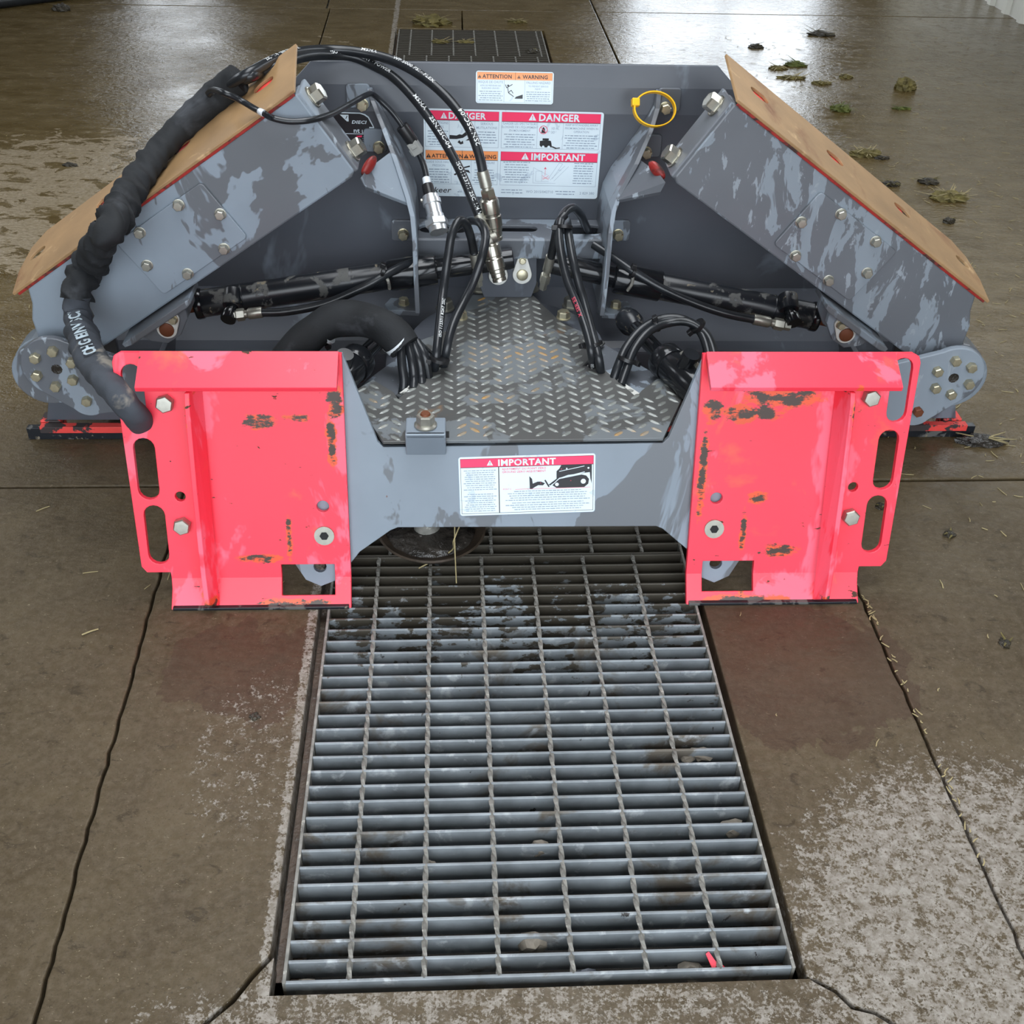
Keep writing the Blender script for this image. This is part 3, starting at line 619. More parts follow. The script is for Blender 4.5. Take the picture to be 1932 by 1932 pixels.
for rb, pts, red in ((ribL, [(-0.2522, 0.7, 0.6274), (-0.3048, 0.64, 0.6056), (-0.313, 0.6, 0.605), (-0.3055, 0.6, 0.5878), (-0.2195, 0.64, 0.5376)], ((-0.2856, 0.64, 0.6295), (-0.3103, 0.62, 0.5998))), (ribR, [(0.2576, 0.7, 0.6138), (0.2904, 0.64, 0.6068), (0.299, 0.6, 0.6018), (0.2914, 0.6, 0.582), (0.2092, 0.64, 0.5479)], ((0.2723, 0.64, 0.6242), (0.3002, 0.62, 0.5988)))):
    bm = bmesh.new(); t = [bm.verts.new(p) for p in pts]; b = [bm.verts.new(Vector(p) + Vector((0, .006, -.009))) for p in pts]
    bm.faces.new(t); bm.faces.new(b)
    for k in range(len(pts)): bm.faces.new((t[k - 1], t[k], b[k], b[k - 1]))
    done('wing_rest', bm, M['grey'], rb, False, .001)
    a, e = Vector(red[0]), Vector(red[1])
    bm = bmesh.new(); bmesh.ops.create_uvsphere(bm, u_segments=20, v_segments=12, radius=1)
    bm.transform(axis_frame((a + e) / 2 + Vector((0, .012, .0)), e - a) @ Matrix.Diagonal((.008, .012, (e - a).length * .55, 1))); done('rest_pad', bm, M['red_dull'], rb, True)
for s, rb, c in ((-1, ribL, (-0.2388, 0.6663, 0.3)), (1, ribR, (0.2287, 0.6542, 0.3))):
    c = Vector(c); fx_ = 1 if s < 0 else -1
    sheet('rib_foot', [(c.x - .034, c.y - .03), (c.x + .02 * fx_ + .014, c.y - .034), (c.x + .036, c.y + .0), (c.x + .03, c.y + .03), (c.x - .03, c.y + .03), (c.x - .042, c.y)], (), .012, XY(.286), M['grey'], rb)
    bolt((c.x, c.y, .298), Z, .019, M['steel_yellow'], rb, .012, 'pin_bolt', 1.3)

# --- slotted channel across the back ---------------------------------------------------------
y0, y1, z0, z1 = .69, .799, .395, .441
top = [(-.214, y0), (.214, y0), (.214, y1), (-.214, y1)]
hl = [slot(-.150, .744, .046, .11), slot(.005, .746, .032, .10), slot(.143, .744, .050, .115)]
ch = sheet('slotted_channel', top, hl, .007, XY(z1 - .007), M['grey'], plow)
box('channel_front', (-.214, y0 - .002, z0), (.214, y0 + .005, z1 - .001), M['grey'], ch, .003)
bm = sheet_bm([(-.072, .400), (.052, .400), (.054, .335), (.043, .302), (-.062, .302), (-.074, .335)], (), .012); bm.transform(XZ(.705)); done('pin_bracket', bm, M['grey_dark'], ch, False, .001)
def keeper(c, parent, nrm, size=1.0, m1='pale_steel'):   # pear-shaped pin keeper with its bolt
    fr = axis_frame(Vector(c), nrm); P = []
    for k in range(17): a = R(170 + 200 * k / 16); P.append((.021 * size * math.cos(a), .021 * size * math.sin(a)))
    for k in range(9): a = R(20 + 140 * k / 8); P.append((.012 * size * math.cos(a), .030 * size + .012 * size * math.sin(a)))
    o = sheet('pin_keeper', P, (), .006, fr, M[m1], parent, .0015)
    lathe('pin_end', [(.0125 * size, .005), (.0125 * size, .009), (.010 * size, .0105)], fr, M['steel_yellow'], parent, 20)
    p = fr @ Vector((0, .031 * size, .006)); bolt(p, nrm, .012 * size, M['steel_yellow'], parent, .007, 'keeper_bolt', 1.35)
keeper((-0.0314, 0.69, 0.3567), ch, (0, -1, .15)); keeper((0.021, 0.69, 0.3595), ch, (0, -1, .15))

# --- wings --------------------------------------------------------------------------------------
def wing(side, A, ang, lab):
    c, s = math.cos(R(ang)), math.sin(R(ang))
    u = Vector((side * c, 0, -s)); n = Vector((side * s, 0, c)); w = Vector((0, 1, 0)); A = Vector(A)
    FR = frame(A, u, n, w)                               # (along, up-and-out, away from the camera)
    hc = (.765, -.150)
    out = [(0, 0), (.668, 0), (.686, -.028), (.712, -.052)]
    out += [(hc[0] + .070 * math.cos(R(a)), hc[1] + .070 * math.sin(R(a))) for a in range(118, -160, -14)]
    out += [(.66, -.174), (.012, -.174), (0, -.166)]
    GM = M['grey_left' if side < 0 else 'grey_drip']
    b = sheet('wing', out, (), .062, FR, GM, plow, .004); b['label'] = lab
    sheet('hub_boss', ring(hc[0], hc[1], .068, 36), (), .026, FR @ Matrix.Translation((0, 0, -.024)), M['grey_dry'], b, .003)
    ec = box('tip_cap', (-.006, -.170, .002), (.004, -.001, .088), M['grey'], b, .003, FR)
    for v_ in (-.028, -.146): bolt(FR @ Vector((-.006, v_, .046)), -u, .030, M['nickel'], b, .020, 'tip_bolt', 1.4, False, .5)
    cov = sheet('access_cover', rounded(.245, -.155, .458, -.026, .008), (), .006, FR @ Matrix.Translation((0, 0, -.0065)), GM, b, .0015)
    for a_, v_ in ((.308, -.035), (.405, -.035), (.256, -.091), (.440, -.091), (.296, -.147), (.388, -.147)):
        bolt(FR @ Vector((a_, v_, -.0065)), -w, .0165, M['steel'], b, .011, 'cover_bolt', 1.35, False, random.random())
    phi = R(8); d = w * math.cos(phi) + n * math.sin(phi); mm = n * math.cos(phi) - w * math.sin(phi)
    FE = frame(A + n * .003, u, d, mm)                   # cutting edge plane: (along, back, up)
    ho = [slot(.075, .125, .034, .046), slot(.278, .115, .034, .046), slot(.478, .130, .034, .046), slot(.660, .112, .030, .042)]
    e = sheet('wing_cutting_edge', [(0, 0), (.700, 0), (.706, .09), (.690, .165), (.655, .196), (0, .212)], ho, .006, FE, M['rust'], b, .0012)
    e['label'] = 'brown rusted cutting edge with slotted holes'
    sheet('edge_backing', [(.01, -.012), (.69, -.012), (.69, -.002), (.01, -.002)], (), .004, FE @ Matrix.Translation((0, .0105, -.0045)), M['red_dull'], b, .0005)
    sheet('red_edge_paint', [(.004, -.0022), (.69, -.0022), (.69, 0), (.004, 0)], (), .004, FE @ Matrix.Translation((0, .0, -.0035)), M['red_dull'], b, 0)
    sheet('edge_support', [(.02, .03), (.66, .03), (.63, .15), (.02, .16)], (), .004, FE @ Matrix.Translation((0, 0, -.0045)), M['red_worn'], b, .0005)
    # lug that takes the wing cylinder, on the underside
    sheet('lug_pad', [(.405, -.178), (.409, -.188), (.42, -.191), (.565, -.191), (.580, -.187), (.580, -.178)], (), .085, FR @ Matrix.Translation((0, 0, -.045)), M['grey_dry'], b, .002)
    lug = sheet('lug_ear', [(.432, -.190), (.550, -.190), (.540, -.212), (.516, -.234), (.482, -.234), (.446, -.214)], (), .014, FR @ Matrix.Translation((0, 0, -.022)), M['grey'], b, .002)
    sheet('lug_ear', [(.432, -.190), (.550, -.190), (.540, -.212), (.516, -.234), (.482, -.234), (.446, -.214)], (), .014, FR @ Matrix.Translation((0, 0, .045)), M['grey'], b, .002)
    return b, FR
wL, FL = wing(-1, (-0.404, 0.45, 0.8118), 34.3, 'folded left wing, hose sleeve lying across its brown edge')
wR, FRt = wing(1, (0.3795, 0.45, 0.8047), 34.5, 'folded right wing, its brown cutting edge in full view')
for b_, FR_, s in ((wL, FL, -1), (wR, FRt, 1)):
    p = FR_ @ Vector((.494, -.208, -.022)); up = Vector((-s * .55, 0, .83)); q = axis_frame(p, (0, -1, 0))
    P = [(.020 * math.cos(R(155 + 230 * k / 16)), .020 * math.sin(R(155 + 230 * k / 16))) for k in range(17)] + [(.0125 * math.cos(R(25 + 130 * k / 8)), .027 + .0125 * math.sin(R(25 + 130 * k / 8))) for k in range(9)]
    q = q @ Matrix.Rotation(R(-35), 4, 'Z') if s < 0 else q @ Matrix.Rotation(R(35), 4, 'Z')
    sheet('pin_keeper', P, (), .006, q, M['pale_steel'], b_, .0015)
    lathe('pin_end', [(.0145, .005), (.0145, .009), (.012, .0105)], q, M['rust_bolt'], b_, 20)
    bolt(q @ Vector((0, .028, .006)), (0, -1, 0), .014, M['steel_yellow'], b_, .010, 'keeper_bolt', 1.4)
# --- hub plates that carry the wing pivots ---------------------------------------------------------
def hub(side, c, lobe, inner, lab):
    cx, cz = c; P = [(cx + .066 * math.cos(R(a)), cz + .066 * math.sin(R(a))) for a in range(60, 236, 8)]
    P += [(lobe[0] + .036 * math.cos(R(a)), lobe[1] - .004 + .034 * math.sin(R(a))) for a in range(215, 300, 12)]
    P += [(inner[0], lobe[1] - .02), (inner[0], inner[1] + .055)]
    if side > 0:
        P = [(cx + .066 * math.cos(R(180 - a)), cz + .066 * math.sin(R(180 - a))) for a in range(60, 236, 8)]
        P += [(lobe[0] - .036 * math.cos(R(a)), lobe[1] - .004 + .034 * math.sin(R(a))) for a in range(215, 300, 12)]
        P += [(inner[0], lobe[1] - .02), (inner[0], inner[1] + .055)]
    h = sheet('hub_plate', P, (), .014, XZ(.414), M['grey'], plow, .002); h['label'] = lab
    for k in range(6):
        a = R(30 + 60 * k + (8 if side > 0 else -8)); bolt((cx + .040 * math.cos(a), .400, cz + .040 * math.sin(a)), -Yv, .0185, M['steel_yellow'], h, .014, 'hub_bolt', 0, False, random.random())
    bolt((lobe[0], .400, lobe[1]), -Yv, .0185, M['rust_bolt' if side > 0 else 'steel_yellow'], h, .013, 'hub_bolt', 0)
    bolt((inner[0] - side * .02, .400, inner[1]), -Yv, .0185, M['steel'], h, .013, 'hub_bolt', 0)
    lathe('pivot_shaft', [(.024, .402), (.024, .66)], frame((cx, 0, cz), X, Z, -Yv) @ Matrix.Rotation(math.pi, 4, 'X'), M['grey_dark'], h, 20)
    sheet('hub_dimple', ring(cx + .003, cz - .003, .011, 11), (), .0006, XZ(.4), M['mud'], h, 0)
    box('hub_web', (min(inner[0], inner[0] + side * .012), .41, .10), (max(inner[0], inner[0] + side * .012), .70, .25), M['grey_dark'], h)
    return h
hub(-1, (-.921, .288), (-.872, .214), (-.74, .236), 'left hub plate with a ring of six bolts')
hub(1, (.905, .268), (.850, .186), (.74, .232), 'right hub plate, six ring bolts and one rusty bolt')
# ------------------------------------------------------------------ hydraulic cylinders
def cyl(a, b, r, m, parent, name, n=24, extra=()):       # straight tube from a to b
    a, b = Vector(a), Vector(b); L = (b - a).length
    return lathe(name, [(r * .96, 0), (r, .003), *extra, (r, L - .003), (r * .96, L)], axis_frame(a, b - a), m, parent, n)
def fitting(a, b, parent, m='steel', k=1.0):             # crimped hose end: ferrule, neck, hex nut, from hose to port
    a, b = Vector(a), Vector(b); L = (b - a).length; fr = axis_frame(a, b - a)
    f = lathe('hose_ferrule', [(.0095 * k, 0), (.0102 * k, .002), (.0102 * k, L * .42), (.0088 * k, L * .46), (.0075 * k, L * .48), (.0075 * k, L * .58)], fr, M[m], parent, 16)
    lathe('hose_nut', [(.0105 * k, L * .56), (.0115 * k, L * .60), (.0115 * k, L * .80), (.0085 * k, L * .84), (.0085 * k, L)], fr, M[m], parent, 6)
    return f
for s, p0, p1, pr, port, lab in ((-1, (-0.6718, 0.6, 0.3287), (-0.2659, 0.64, 0.3775), (-0.0015, 0.66, 0.41), (-0.598, 0.55, 0.3245), 'left wing cylinder, spotted with dried mud'), (1, (0.6635, 0.6, 0.3029), (0.3188, 0.64, 0.3555), (0.0754, 0.66, 0.4007), (0.5977, 0.55, 0.3194), 'right wing cylinder, spotted with dried mud')):
    p0, p1, pr, port = map(Vector, (p0, p1, pr, port)); d = (p1 - p0).normalized()
    c = cyl(p0, p1, .0295, M['black_dirty'], plow, 'wing_cylinder'); c['label'] = lab
    cyl(p0 - d * .004, p0 + d * .012, .0325, M['black'], c, 'end_cap'); cyl(p0 + d * .095, p0 + d * .10, .0305, M['black_dirty'], c, 'weld_seam')
    cyl(p1 - d * .002, p1 + d * .10, .0335, M['black'], c, 'gland'); cyl(p1 + d * .09, pr, .023, M['black'], c, 'cylinder_rod')
    cyl(p0 - d * .002, p0 - d * .045, .016, M['rust_bolt'], c, 'rod_eye'); bolt(p0 - d * .02 + Vector((0, -.014, .01)), (0, -.8, .6), .015, M['steel'], c, .008)
    q = Vector((port.x - s * .005, .575, port.z + .012)); o_ = (port - q).normalized()
    cyl(q + Vector((0, .03, .02)), q, .021, M['black_dirty'], c, 'port_boss', 20); cyl(q, port, .0125, M['black'], c, 'port_elbow', 16); cyl(port - o_ * .012, port + o_ * .008, .0165, M['black'], c, 'elbow_cap', 16)
for s, a, b, e in ((-1, (-0.2634, 0.52, 0.3114), (-0.3215, 0.36, 0.3229), (-0.3751, 0.24, 0.3209)), (1, (0.2445, 0.52, 0.3251), (0.2938, 0.36, 0.3258), (0.3443, 0.24, 0.3203))):
    a, b, e = map(Vector, (a, b, e)); d = (e - b).normalized()
    c = cyl(b, e, .034, M['black'], plow, 'swing_cylinder'); cyl(b - d * .012, b + d * .02, .037, M['black'], c, 'gland')
    cyl(a, b, .0165, M['black'], c, 'cylinder_rod'); lathe('rod_clevis', [(.024, 0), (.027, .01), (.027, .03), (.017, .05)], axis_frame(a - (b - a).normalized() * .03, b - a), M['black_dirty'], c)
    cyl(b + d * .055 + Vector((0, -.01, .02)), b + d * .055 + Vector((.01, -.02, .058)), .017, M['black'], c, 'port_boss', 18)
fitting((0.3195, 0.34, 0.3512), (0.3408, 0.28, 0.3473), plow, 'steel', 1.1)

# ------------------------------------------------------------------ hoses fixed to the plow
HR = .0088
def hose(name, pts, r=HR, m='hose', parent=None, n=12): return tube(name, pts, r, M[m], parent or plow, n)
def tie(c, axis, r, parent=None, m='nylon', head=(1, 0, 0), w=.0065, flat=1.0):
    fr = axis_frame(Vector(c), axis) @ Matrix.Diagonal((1, flat, 1, 1))
    o = lathe('tie_band', [(r, -w / 2), (r + .0016, -w / 2), (r + .0016, w / 2), (r, w / 2)], fr, M[m], parent or plow, 24)
    hd = Vector(head).normalized(); fr2 = axis_frame(Vector(c) + hd * (r + .004), axis); box('tie_head', (-.006, -.005, -.005), (.006, .005, .005), M['nylon'], o, .001, fr2); return o
h1 = hose('left_loop_hose' if False else 'loop_hose', [(-0.1692, 0.3697, 0.296), (-0.1643, 0.36, 0.3372), (-0.1589, 0.4, 0.3709), (-0.1505, 0.48, 0.4156), (-0.1394, 0.52, 0.4797), (-0.1317, 0.54, 0.5161), (-0.1177, 0.56, 0.5347), (-0.1049, 0.57, 0.5251), (-0.0939, 0.58, 0.4927), (-0.088, 0.6, 0.4563), (-0.0858, 0.6, 0.4446)])
fitting((-0.0858, 0.6, 0.447), (-0.0748, 0.62, 0.3657), plow)
h2 = hose('loop_hose', [(-0.1513, 0.3868, 0.296), (-0.1445, 0.37, 0.3412), (-0.1338, 0.4, 0.3767), (-0.1124, 0.45, 0.4037), (-0.0899, 0.48, 0.439), (-0.0729, 0.5, 0.4822), (-0.0651, 0.53, 0.5119), (-0.0717, 0.57, 0.5219), (-0.089, 0.62, 0.5103), (-0.1149, 0.68, 0.4761), (-0.1353, 0.72, 0.4426)])
tie((-0.1581, 0.355, 0.3329), (.25, .2, 1), .019, None, 'nylon', (-1, -.4, 0))
h3 = hose('loop_hose', [(0.1501, 0.3871, 0.296), (0.1421, 0.36, 0.3423), (0.1347, 0.39, 0.3709), (0.1193, 0.44, 0.4037), (0.0981, 0.48, 0.4445), (0.0863, 0.52, 0.4868), (0.0846, 0.56, 0.5182), (0.0956, 0.6, 0.5334), (0.1166, 0.63, 0.5352), (0.1375, 0.66, 0.5096), (0.1539, 0.7, 0.4698), (0.1695, 0.74, 0.4338)])
h4 = hose('loop_hose', [(0.1648, 0.3635, 0.296), (0.1569, 0.355, 0.3332), (0.1466, 0.4, 0.3657), (0.1289, 0.46, 0.4172), (0.111, 0.5, 0.4731), (0.1037, 0.55, 0.5079), (0.1063, 0.62, 0.5071), (0.1097, 0.7, 0.4837)])
h5 = hose('loop_hose', [(0.0979, 0.59, 0.5364), (0.0848, 0.58, 0.5234), (0.0781, 0.58, 0.4835), (0.0739, 0.6, 0.4385)])
fitting((0.0737, 0.6, 0.442), (0.0627, 0.63, 0.3541), plow)
tie((0.0945, 0.565, 0.5207), (.1, .5, 1), .016, None, 'nylon', (-1, -.3, 0)); tie((0.1462, 0.385, 0.35), (-.3, .4, 1), .019, None, 'nylon', (-1, -.4, .1))
# hoses to the wing cylinders
h6 = hose('cylinder_hose', [(-0.1922, 0.66, 0.4077), (-0.236, 0.62, 0.4087), (-0.2739, 0.59, 0.4007), (-0.3234, 0.57, 0.3799), (-0.4015, 0.56, 0.3494), (-0.4784, 0.55, 0.3371), (-0.5312, 0.55, 0.3345)])
fitting((-0.5278, 0.55, 0.3357), (-0.5933, 0.55, 0.327), plow, 'steel', 1.15)
h7 = hose('cylinder_hose', [(0.1701, 0.66, 0.4413), (0.2121, 0.62, 0.4279), (0.2491, 0.59, 0.4129), (0.3111, 0.57, 0.3827), (0.3806, 0.56, 0.3547), (0.4496, 0.55, 0.3352), (0.5134, 0.55, 0.3216)])
fitting((0.5097, 0.55, 0.3229), (0.592, 0.55, 0.3055), plow, 'steel', 1.15)
for c, e in (((-0.2757, 0.59, 0.4114), (-0.2647, 0.6, 0.3658)), ((0.2481, 0.59, 0.4117), (0.2422, 0.6, 0.3643))):
    t = tie(c, (1, 0, -.4), .011, None, 'nylon', (0, -.3, 1)); tube('tie_tail', [c, (Vector(c) + Vector(e)) / 2 + Vector((.004, -.006, 0)), e], .0035, M['galv_rod'], t, 6)
# sleeved bundle of four hoses on the left, and its loose ends in the strip
sl = tube('hose_sleeve', [(-0.474, 0.36, 0.3157), (-0.4374, 0.38, 0.3459), (-0.4066, 0.4, 0.3668), (-0.3657, 0.42, 0.3832), (-0.3187, 0.42, 0.3868), (-0.2761, 0.4, 0.3857), (-0.2447, 0.38, 0.373), (-0.2241, 0.365, 0.3543)], lambda s: .031 + .004 * math.sin(s * 9), M['sleeve'], plow, 24, .006, lambda s, t: .05 * math.sin(s * 60 + 2 * t) + .03 * math.sin(3 * t + s * 30))
for P in ([(-0.2319, 0.362, 0.3641), (-0.2309, 0.335, 0.3358), (-0.2271, 0.315, 0.3059), (-0.2314, 0.3, 0.285), (-0.236, 0.2678, 0.296)], [(-0.2188, 0.366, 0.3596), (-0.2106, 0.34, 0.333), (-0.2078, 0.325, 0.3061), (-0.2085, 0.2995, 0.296)], [(-0.2097, 0.372, 0.3588), (-0.1972, 0.345, 0.3361), (-0.1935, 0.335, 0.3086), (-0.1924, 0.3177, 0.296)], [(-0.2025, 0.378, 0.3602), (-0.1879, 0.355, 0.3447), (-0.1821, 0.345, 0.3184), (-0.1793, 0.3404, 0.296)]):
    hose('bundle_hose', P)
tie((-0.3844, 0.41, 0.3721), (1, 0, .55), .0325, None, 'white_tape', (.2, -.5, -1)); tie((-0.2374, 0.37, 0.3633), (.75, -.1, -.8), .0305, None, 'white_tape', (-.9, -.3, -.4), .009)
# right bundle bending over to the right plate
for P in ([(0.1866, 0.3403, 0.296), (0.1961, 0.355, 0.3189), (0.2146, 0.385, 0.3442), (0.2492, 0.42, 0.3673), (0.2939, 0.44, 0.3796), (0.3329, 0.43, 0.3825), (0.3611, 0.41, 0.3704), (0.3728, 0.38, 0.3531), (0.3773, 0.34, 0.3275)], [(0.2, 0.3196, 0.296), (0.212, 0.345, 0.3162), (0.2283, 0.375, 0.3437), (0.2618, 0.41, 0.3666), (0.3036, 0.43, 0.3753), (0.3421, 0.42, 0.3817), (0.3724, 0.4, 0.3686), (0.3838, 0.37, 0.3526), (0.3852, 0.33, 0.3331)]): hose('bundle_hose', P)
tie((0.2141, 0.362, 0.3294), (.4, .3, 1), .0185, None, 'nylon', (1, -.5, -.2)); tie((0.2781, 0.43, 0.3716), (1, 0, .5), .014, None, 'nylon', (-.3, -.3, 1)); tie((0.3591, 0.415, 0.3761), (1, 0, -1), .016, None, 'nylon', (-1, -.4, -.8))

# ------------------------------------------------------------------ supply hoses draped over the left wing
bundle = empty('supply_hose_bundle', MM)
tag(bundle, 'black supply hoses, cable and couplers in a fabric sleeve draped over the left wing', 'hose bundle')
SP = [(-0.6979, 0.1789, 0.2957), (-0.6872, 0.1353, 0.3265), (-0.6827, 0.1004, 0.3627), (-0.6932, 0.0898, 0.3928), (-0.7257, 0.125, 0.4079), (-0.7736, 0.21, 0.3999), (-0.8162, 0.3, 0.3997), (-0.8433, 0.37, 0.4131), (-0.8408, 0.385, 0.4498)]
def fold(s, t, amp, f):                                  # cloth creases: sharp rings that wander round the tube
    q = s * f + .9 * math.sin(t + s * 5) + .9 * math.sin(2 * t - s * 14)
    return amp * (.9 - abs(math.sin(q * .5)) ** .7 * (1 + .35 * math.sin(s * 31 + t))) + .05 * math.sin(3 * t + s * 20) + amp * .3 * math.sin(s * f * 1.7 + 3 * t)
sl1 = tube('dusty_sleeve', SP, lambda s: .0255 - .003 * math.sin(s * 14), M['sleeve_dusty'], bundle, 36, .004, lambda s, t: fold(s, t, .20 if s > .38 else .07, 120))
sl1['label'] = 'dusty lower sleeve with pale printing'
SP2 = [(-0.8421, 0.385, 0.4432), (-0.8367, 0.4, 0.4699), (-0.817, 0.425, 0.5018), (-0.7354, 0.2962, 0.6149), (-0.7272, 0.3735, 0.6275), (-0.7174, 0.4508, 0.6425), (-0.6943, 0.5109, 0.6659), (-0.6592, 0.557, 0.6977), (-0.6178, 0.5899, 0.7315), (-0.5721, 0.6045, 0.7651), (-0.5283, 0.6001, 0.7942)]
tube('black_sleeve', SP2, lambda s: .0255 + (.002 * math.sin(s * 20)), M['sleeve'], bundle, 36, .004, lambda s, t: fold(s, t, .30 if s < .36 else (.20 if s < .55 else .08), 135))
def supply(a, lab=None, r=.0098):
    o = tube('supply_hose', a, r, M['hose'], bundle, 14); return o
HA = [(-0.5466, 0.5855, 0.7866), (-0.5041, 0.5692, 0.8128), (-0.4666, 0.66, 0.8135), (-0.4305, 0.74, 0.8068), (-0.3792, 0.8, 0.796), (-0.3154, 0.8, 0.7917), (-0.2506, 0.78, 0.7825), (-0.1914, 0.74, 0.7643), (-0.1385, 0.7, 0.7321), (-0.0998, 0.66, 0.6927), (-0.0779, 0.63, 0.648), (-0.0684, 0.61, 0.61)]
HB = [(-0.5597, 0.629, 0.768), (-0.5123, 0.6111, 0.7923), (-0.465, 0.64, 0.8053), (-0.4236, 0.72, 0.8021), (-0.3789, 0.79, 0.7883), (-0.3328, 0.81, 0.7806), (-0.2899, 0.8, 0.7662), (-0.2461, 0.77, 0.75), (-0.1978, 0.73, 0.7118), (-0.152, 0.69, 0.659), (-0.1148, 0.65, 0.6037), (-0.0903, 0.62, 0.5555), (-0.0743, 0.6, 0.5231)]
HC_ = [(-0.5435, 0.6119, 0.781), (-0.4996, 0.5683, 0.8083), (-0.487, 0.68, 0.7872), (-0.4587, 0.74, 0.7822)]
sA = supply(HA); sB = supply(HB); supply(HC_)
def coupler(a, b, c, big):
    a, b, c = map(Vector, (a, b, c)); d = (b - a); L = d.length; fr = axis_frame(a, d)
    f = lathe('hose_ferrule', [(.0118, -.008), (.0122, 0), (.0122, L * .8), (.010, L * .85), (.010, L)], fr, M['steel'], bundle, 16)
    lathe('coupler_nut', [(.0145, L), (.0155, L + .003), (.0155, L + .018), (.0145, L + .020)], fr, M['nickel'], f, 6)
    d2 = c - b; L2 = d2.length; fr = axis_frame(b, d2); k = big
    lathe('coupler_body', [(.011, .012), (.0175 * k, .020), (.0185 * k, .024), (.0185 * k, L2 * .44), (.017 * k, L2 * .46), (.017 * k, L2 * .50), (.0185 * k, L2 * .52), (.0185 * k, L2 * .72), (.0165 * k, L2 * .74), (.0165 * k, L2 * .80), (.0150 * k, L2 * .82), (.0150 * k, L2 * .90), (.0135 * k, L2 * .92), (.0145 * k, L2 * .94), (.0145 * k, L2)], fr, M['nickel'], f, 28, 25)
coupler((-0.0684, 0.61, 0.61), (-0.0608, 0.605, 0.5814), (-0.0421, 0.6, 0.4776), 1.06)
coupler((-0.0732, 0.6, 0.5231), (-0.0581, 0.585, 0.4942), (-0.0334, 0.56, 0.4039), 1.0)
# thin electric cable
cab = [(-0.5755, 0.5305, 0.7869), (-0.5611, 0.5061, 0.7999), (-0.5299, 0.4544, 0.8099), (-0.5056, 0.4652, 0.7941), (-0.4778, 0.4412, 0.7869), (-0.4584, 0.409, 0.7897), (-0.4496, 0.43, 0.7759), (-0.4192, 0.428, 0.7703), (-0.3785, 0.44, 0.7698), (-0.3462, 0.5, 0.7636), (-0.3186, 0.62, 0.7478), (-0.3016, 0.7, 0.7363), (-0.291, 0.745, 0.7252), (-0.274, 0.755, 0.7076), (-0.253, 0.75, 0.688), (-0.2352, 0.745, 0.665), (-0.2259, 0.745, 0.6465)]
tube('cable', cab, .0056, M['hose'], bundle, 10)
tube('cable', [(-0.5664, 0.5309, 0.7907), (-0.5828, 0.5737, 0.7721), (-0.5989, 0.6592, 0.7366), (-0.5951, 0.7024, 0.7258)], .0056, M['hose'], bundle, 10)
_c = catmull(cab); _k = min(range(len(_c)), key=lambda i: (_c[i] - Vector((-0.4611, 0.4146, 0.7889))).length); tube('tape_patch', _c[_k - 1:_k + 2], .0061, M['white_tape'], bundle, 10)
cyl((-0.2342, 0.745, 0.6617), (-0.2122, 0.745, 0.629), .0135, M['nylon'], bundle, 'connector_shell', 20)
bm = bmesh.new(); a, b = Vector((-0.2154, 0.745, 0.6312)), Vector((-0.2006, 0.745, 0.6069)); fr = axis_frame(a, b - a)
add_box(bm, (-.013, -.011, 0), (.013, .011, (b - a).length), fr); add_box(bm, (-.016, -.006, .006), (.016, .006, .014), fr); add_box(bm, (-.009, -.014, .012), (.009, .0, .026), fr)
done('grey_connector', bm, M['plastic_grey'], bundle, False, .0015)
tube('cable', [(-0.2028, 0.745, 0.6091), (-0.193, 0.735, 0.5914), (-0.1865, 0.72, 0.5743), (-0.1831, 0.7, 0.5591)], .0062, M['hose'], bundle, 10)
cyl((-0.1854, 0.71, 0.5655), (-0.182, 0.695, 0.553), .0085, M['white_tape'], bundle, 'white_sleeve', 16); cyl((-0.1832, 0.7, 0.5545), (-0.1766, 0.68, 0.536), .0125, M['nylon'], bundle, 'rubber_boot', 18)
a, b = Vector((-0.1765, 0.675, 0.5402)), Vector((-0.1592, 0.62, 0.4845)); L = (b - a).length; fr = axis_frame(a, b - a)
pl = lathe('round_plug', [(.012, -.002), (.017, 0), (.017, L * .10), (.0195, L * .12), (.0195, L * .24), (.0165, L * .26), (.0165, L * .52), (.0185, L * .54), (.0185, L * .66), (.0175, L * .67)], fr, M['alu'], bundle, 28, 25)
lathe('plug_nut', [(.0235, L * .66), (.025, L * .68), (.025, L * .83), (.0235, L * .85)], fr, M['alu'], pl, 6); lathe('plug_collar', [(.0195, L * .85), (.0195, L)], fr, M['alu'], pl, 28)
for k in (-1, 1): bolt(fr @ Vector((.017 * k, -.006, L * .06)), fr.to_3x3() @ Vector((k, -.2, 0)), .007, M['steel'], pl, .004, 'clamp_screw', 0)
# the yellow tie on the right rib
c = Vector((0.2891, 0.735, 0.7033))
fr = frame(c, (1, .1, -.05), (0, .55, .84))
ytie = empty('cable_tie', MM @ fr); tag(ytie, 'yellow plastic cable tie looped round the top of the right rib', 'cable tie')
bm = bmesh.new(); n_ = 40; rows = []
for k in range(n_):
    a = 2 * math.pi * k / n_; e = .042 * (1 + .10 * math.cos(a - 2.6)); ex_, ey_ = e * math.cos(a), e * .80 * math.sin(a)
    rows.append([bm.verts.new((ex_ * q, ey_ * q, z)) for q, z in ((1, -.006), (1.07, -.006), (1.07, .006), (1, .006))])
for k in range(n_):
    for j in range(4): bm.faces.new((rows[k][j], rows[k][(j + 1) % 4], rows[(k + 1) % n_][(j + 1) % 4], rows[(k + 1) % n_][j]))
done('tie_loop', bm, M['yellow'], ytie, True, 0, 40)
box('tie_lock', (-.052, .006, -.007), (-.036, .022, .007), M['yellow'], ytie, .002)
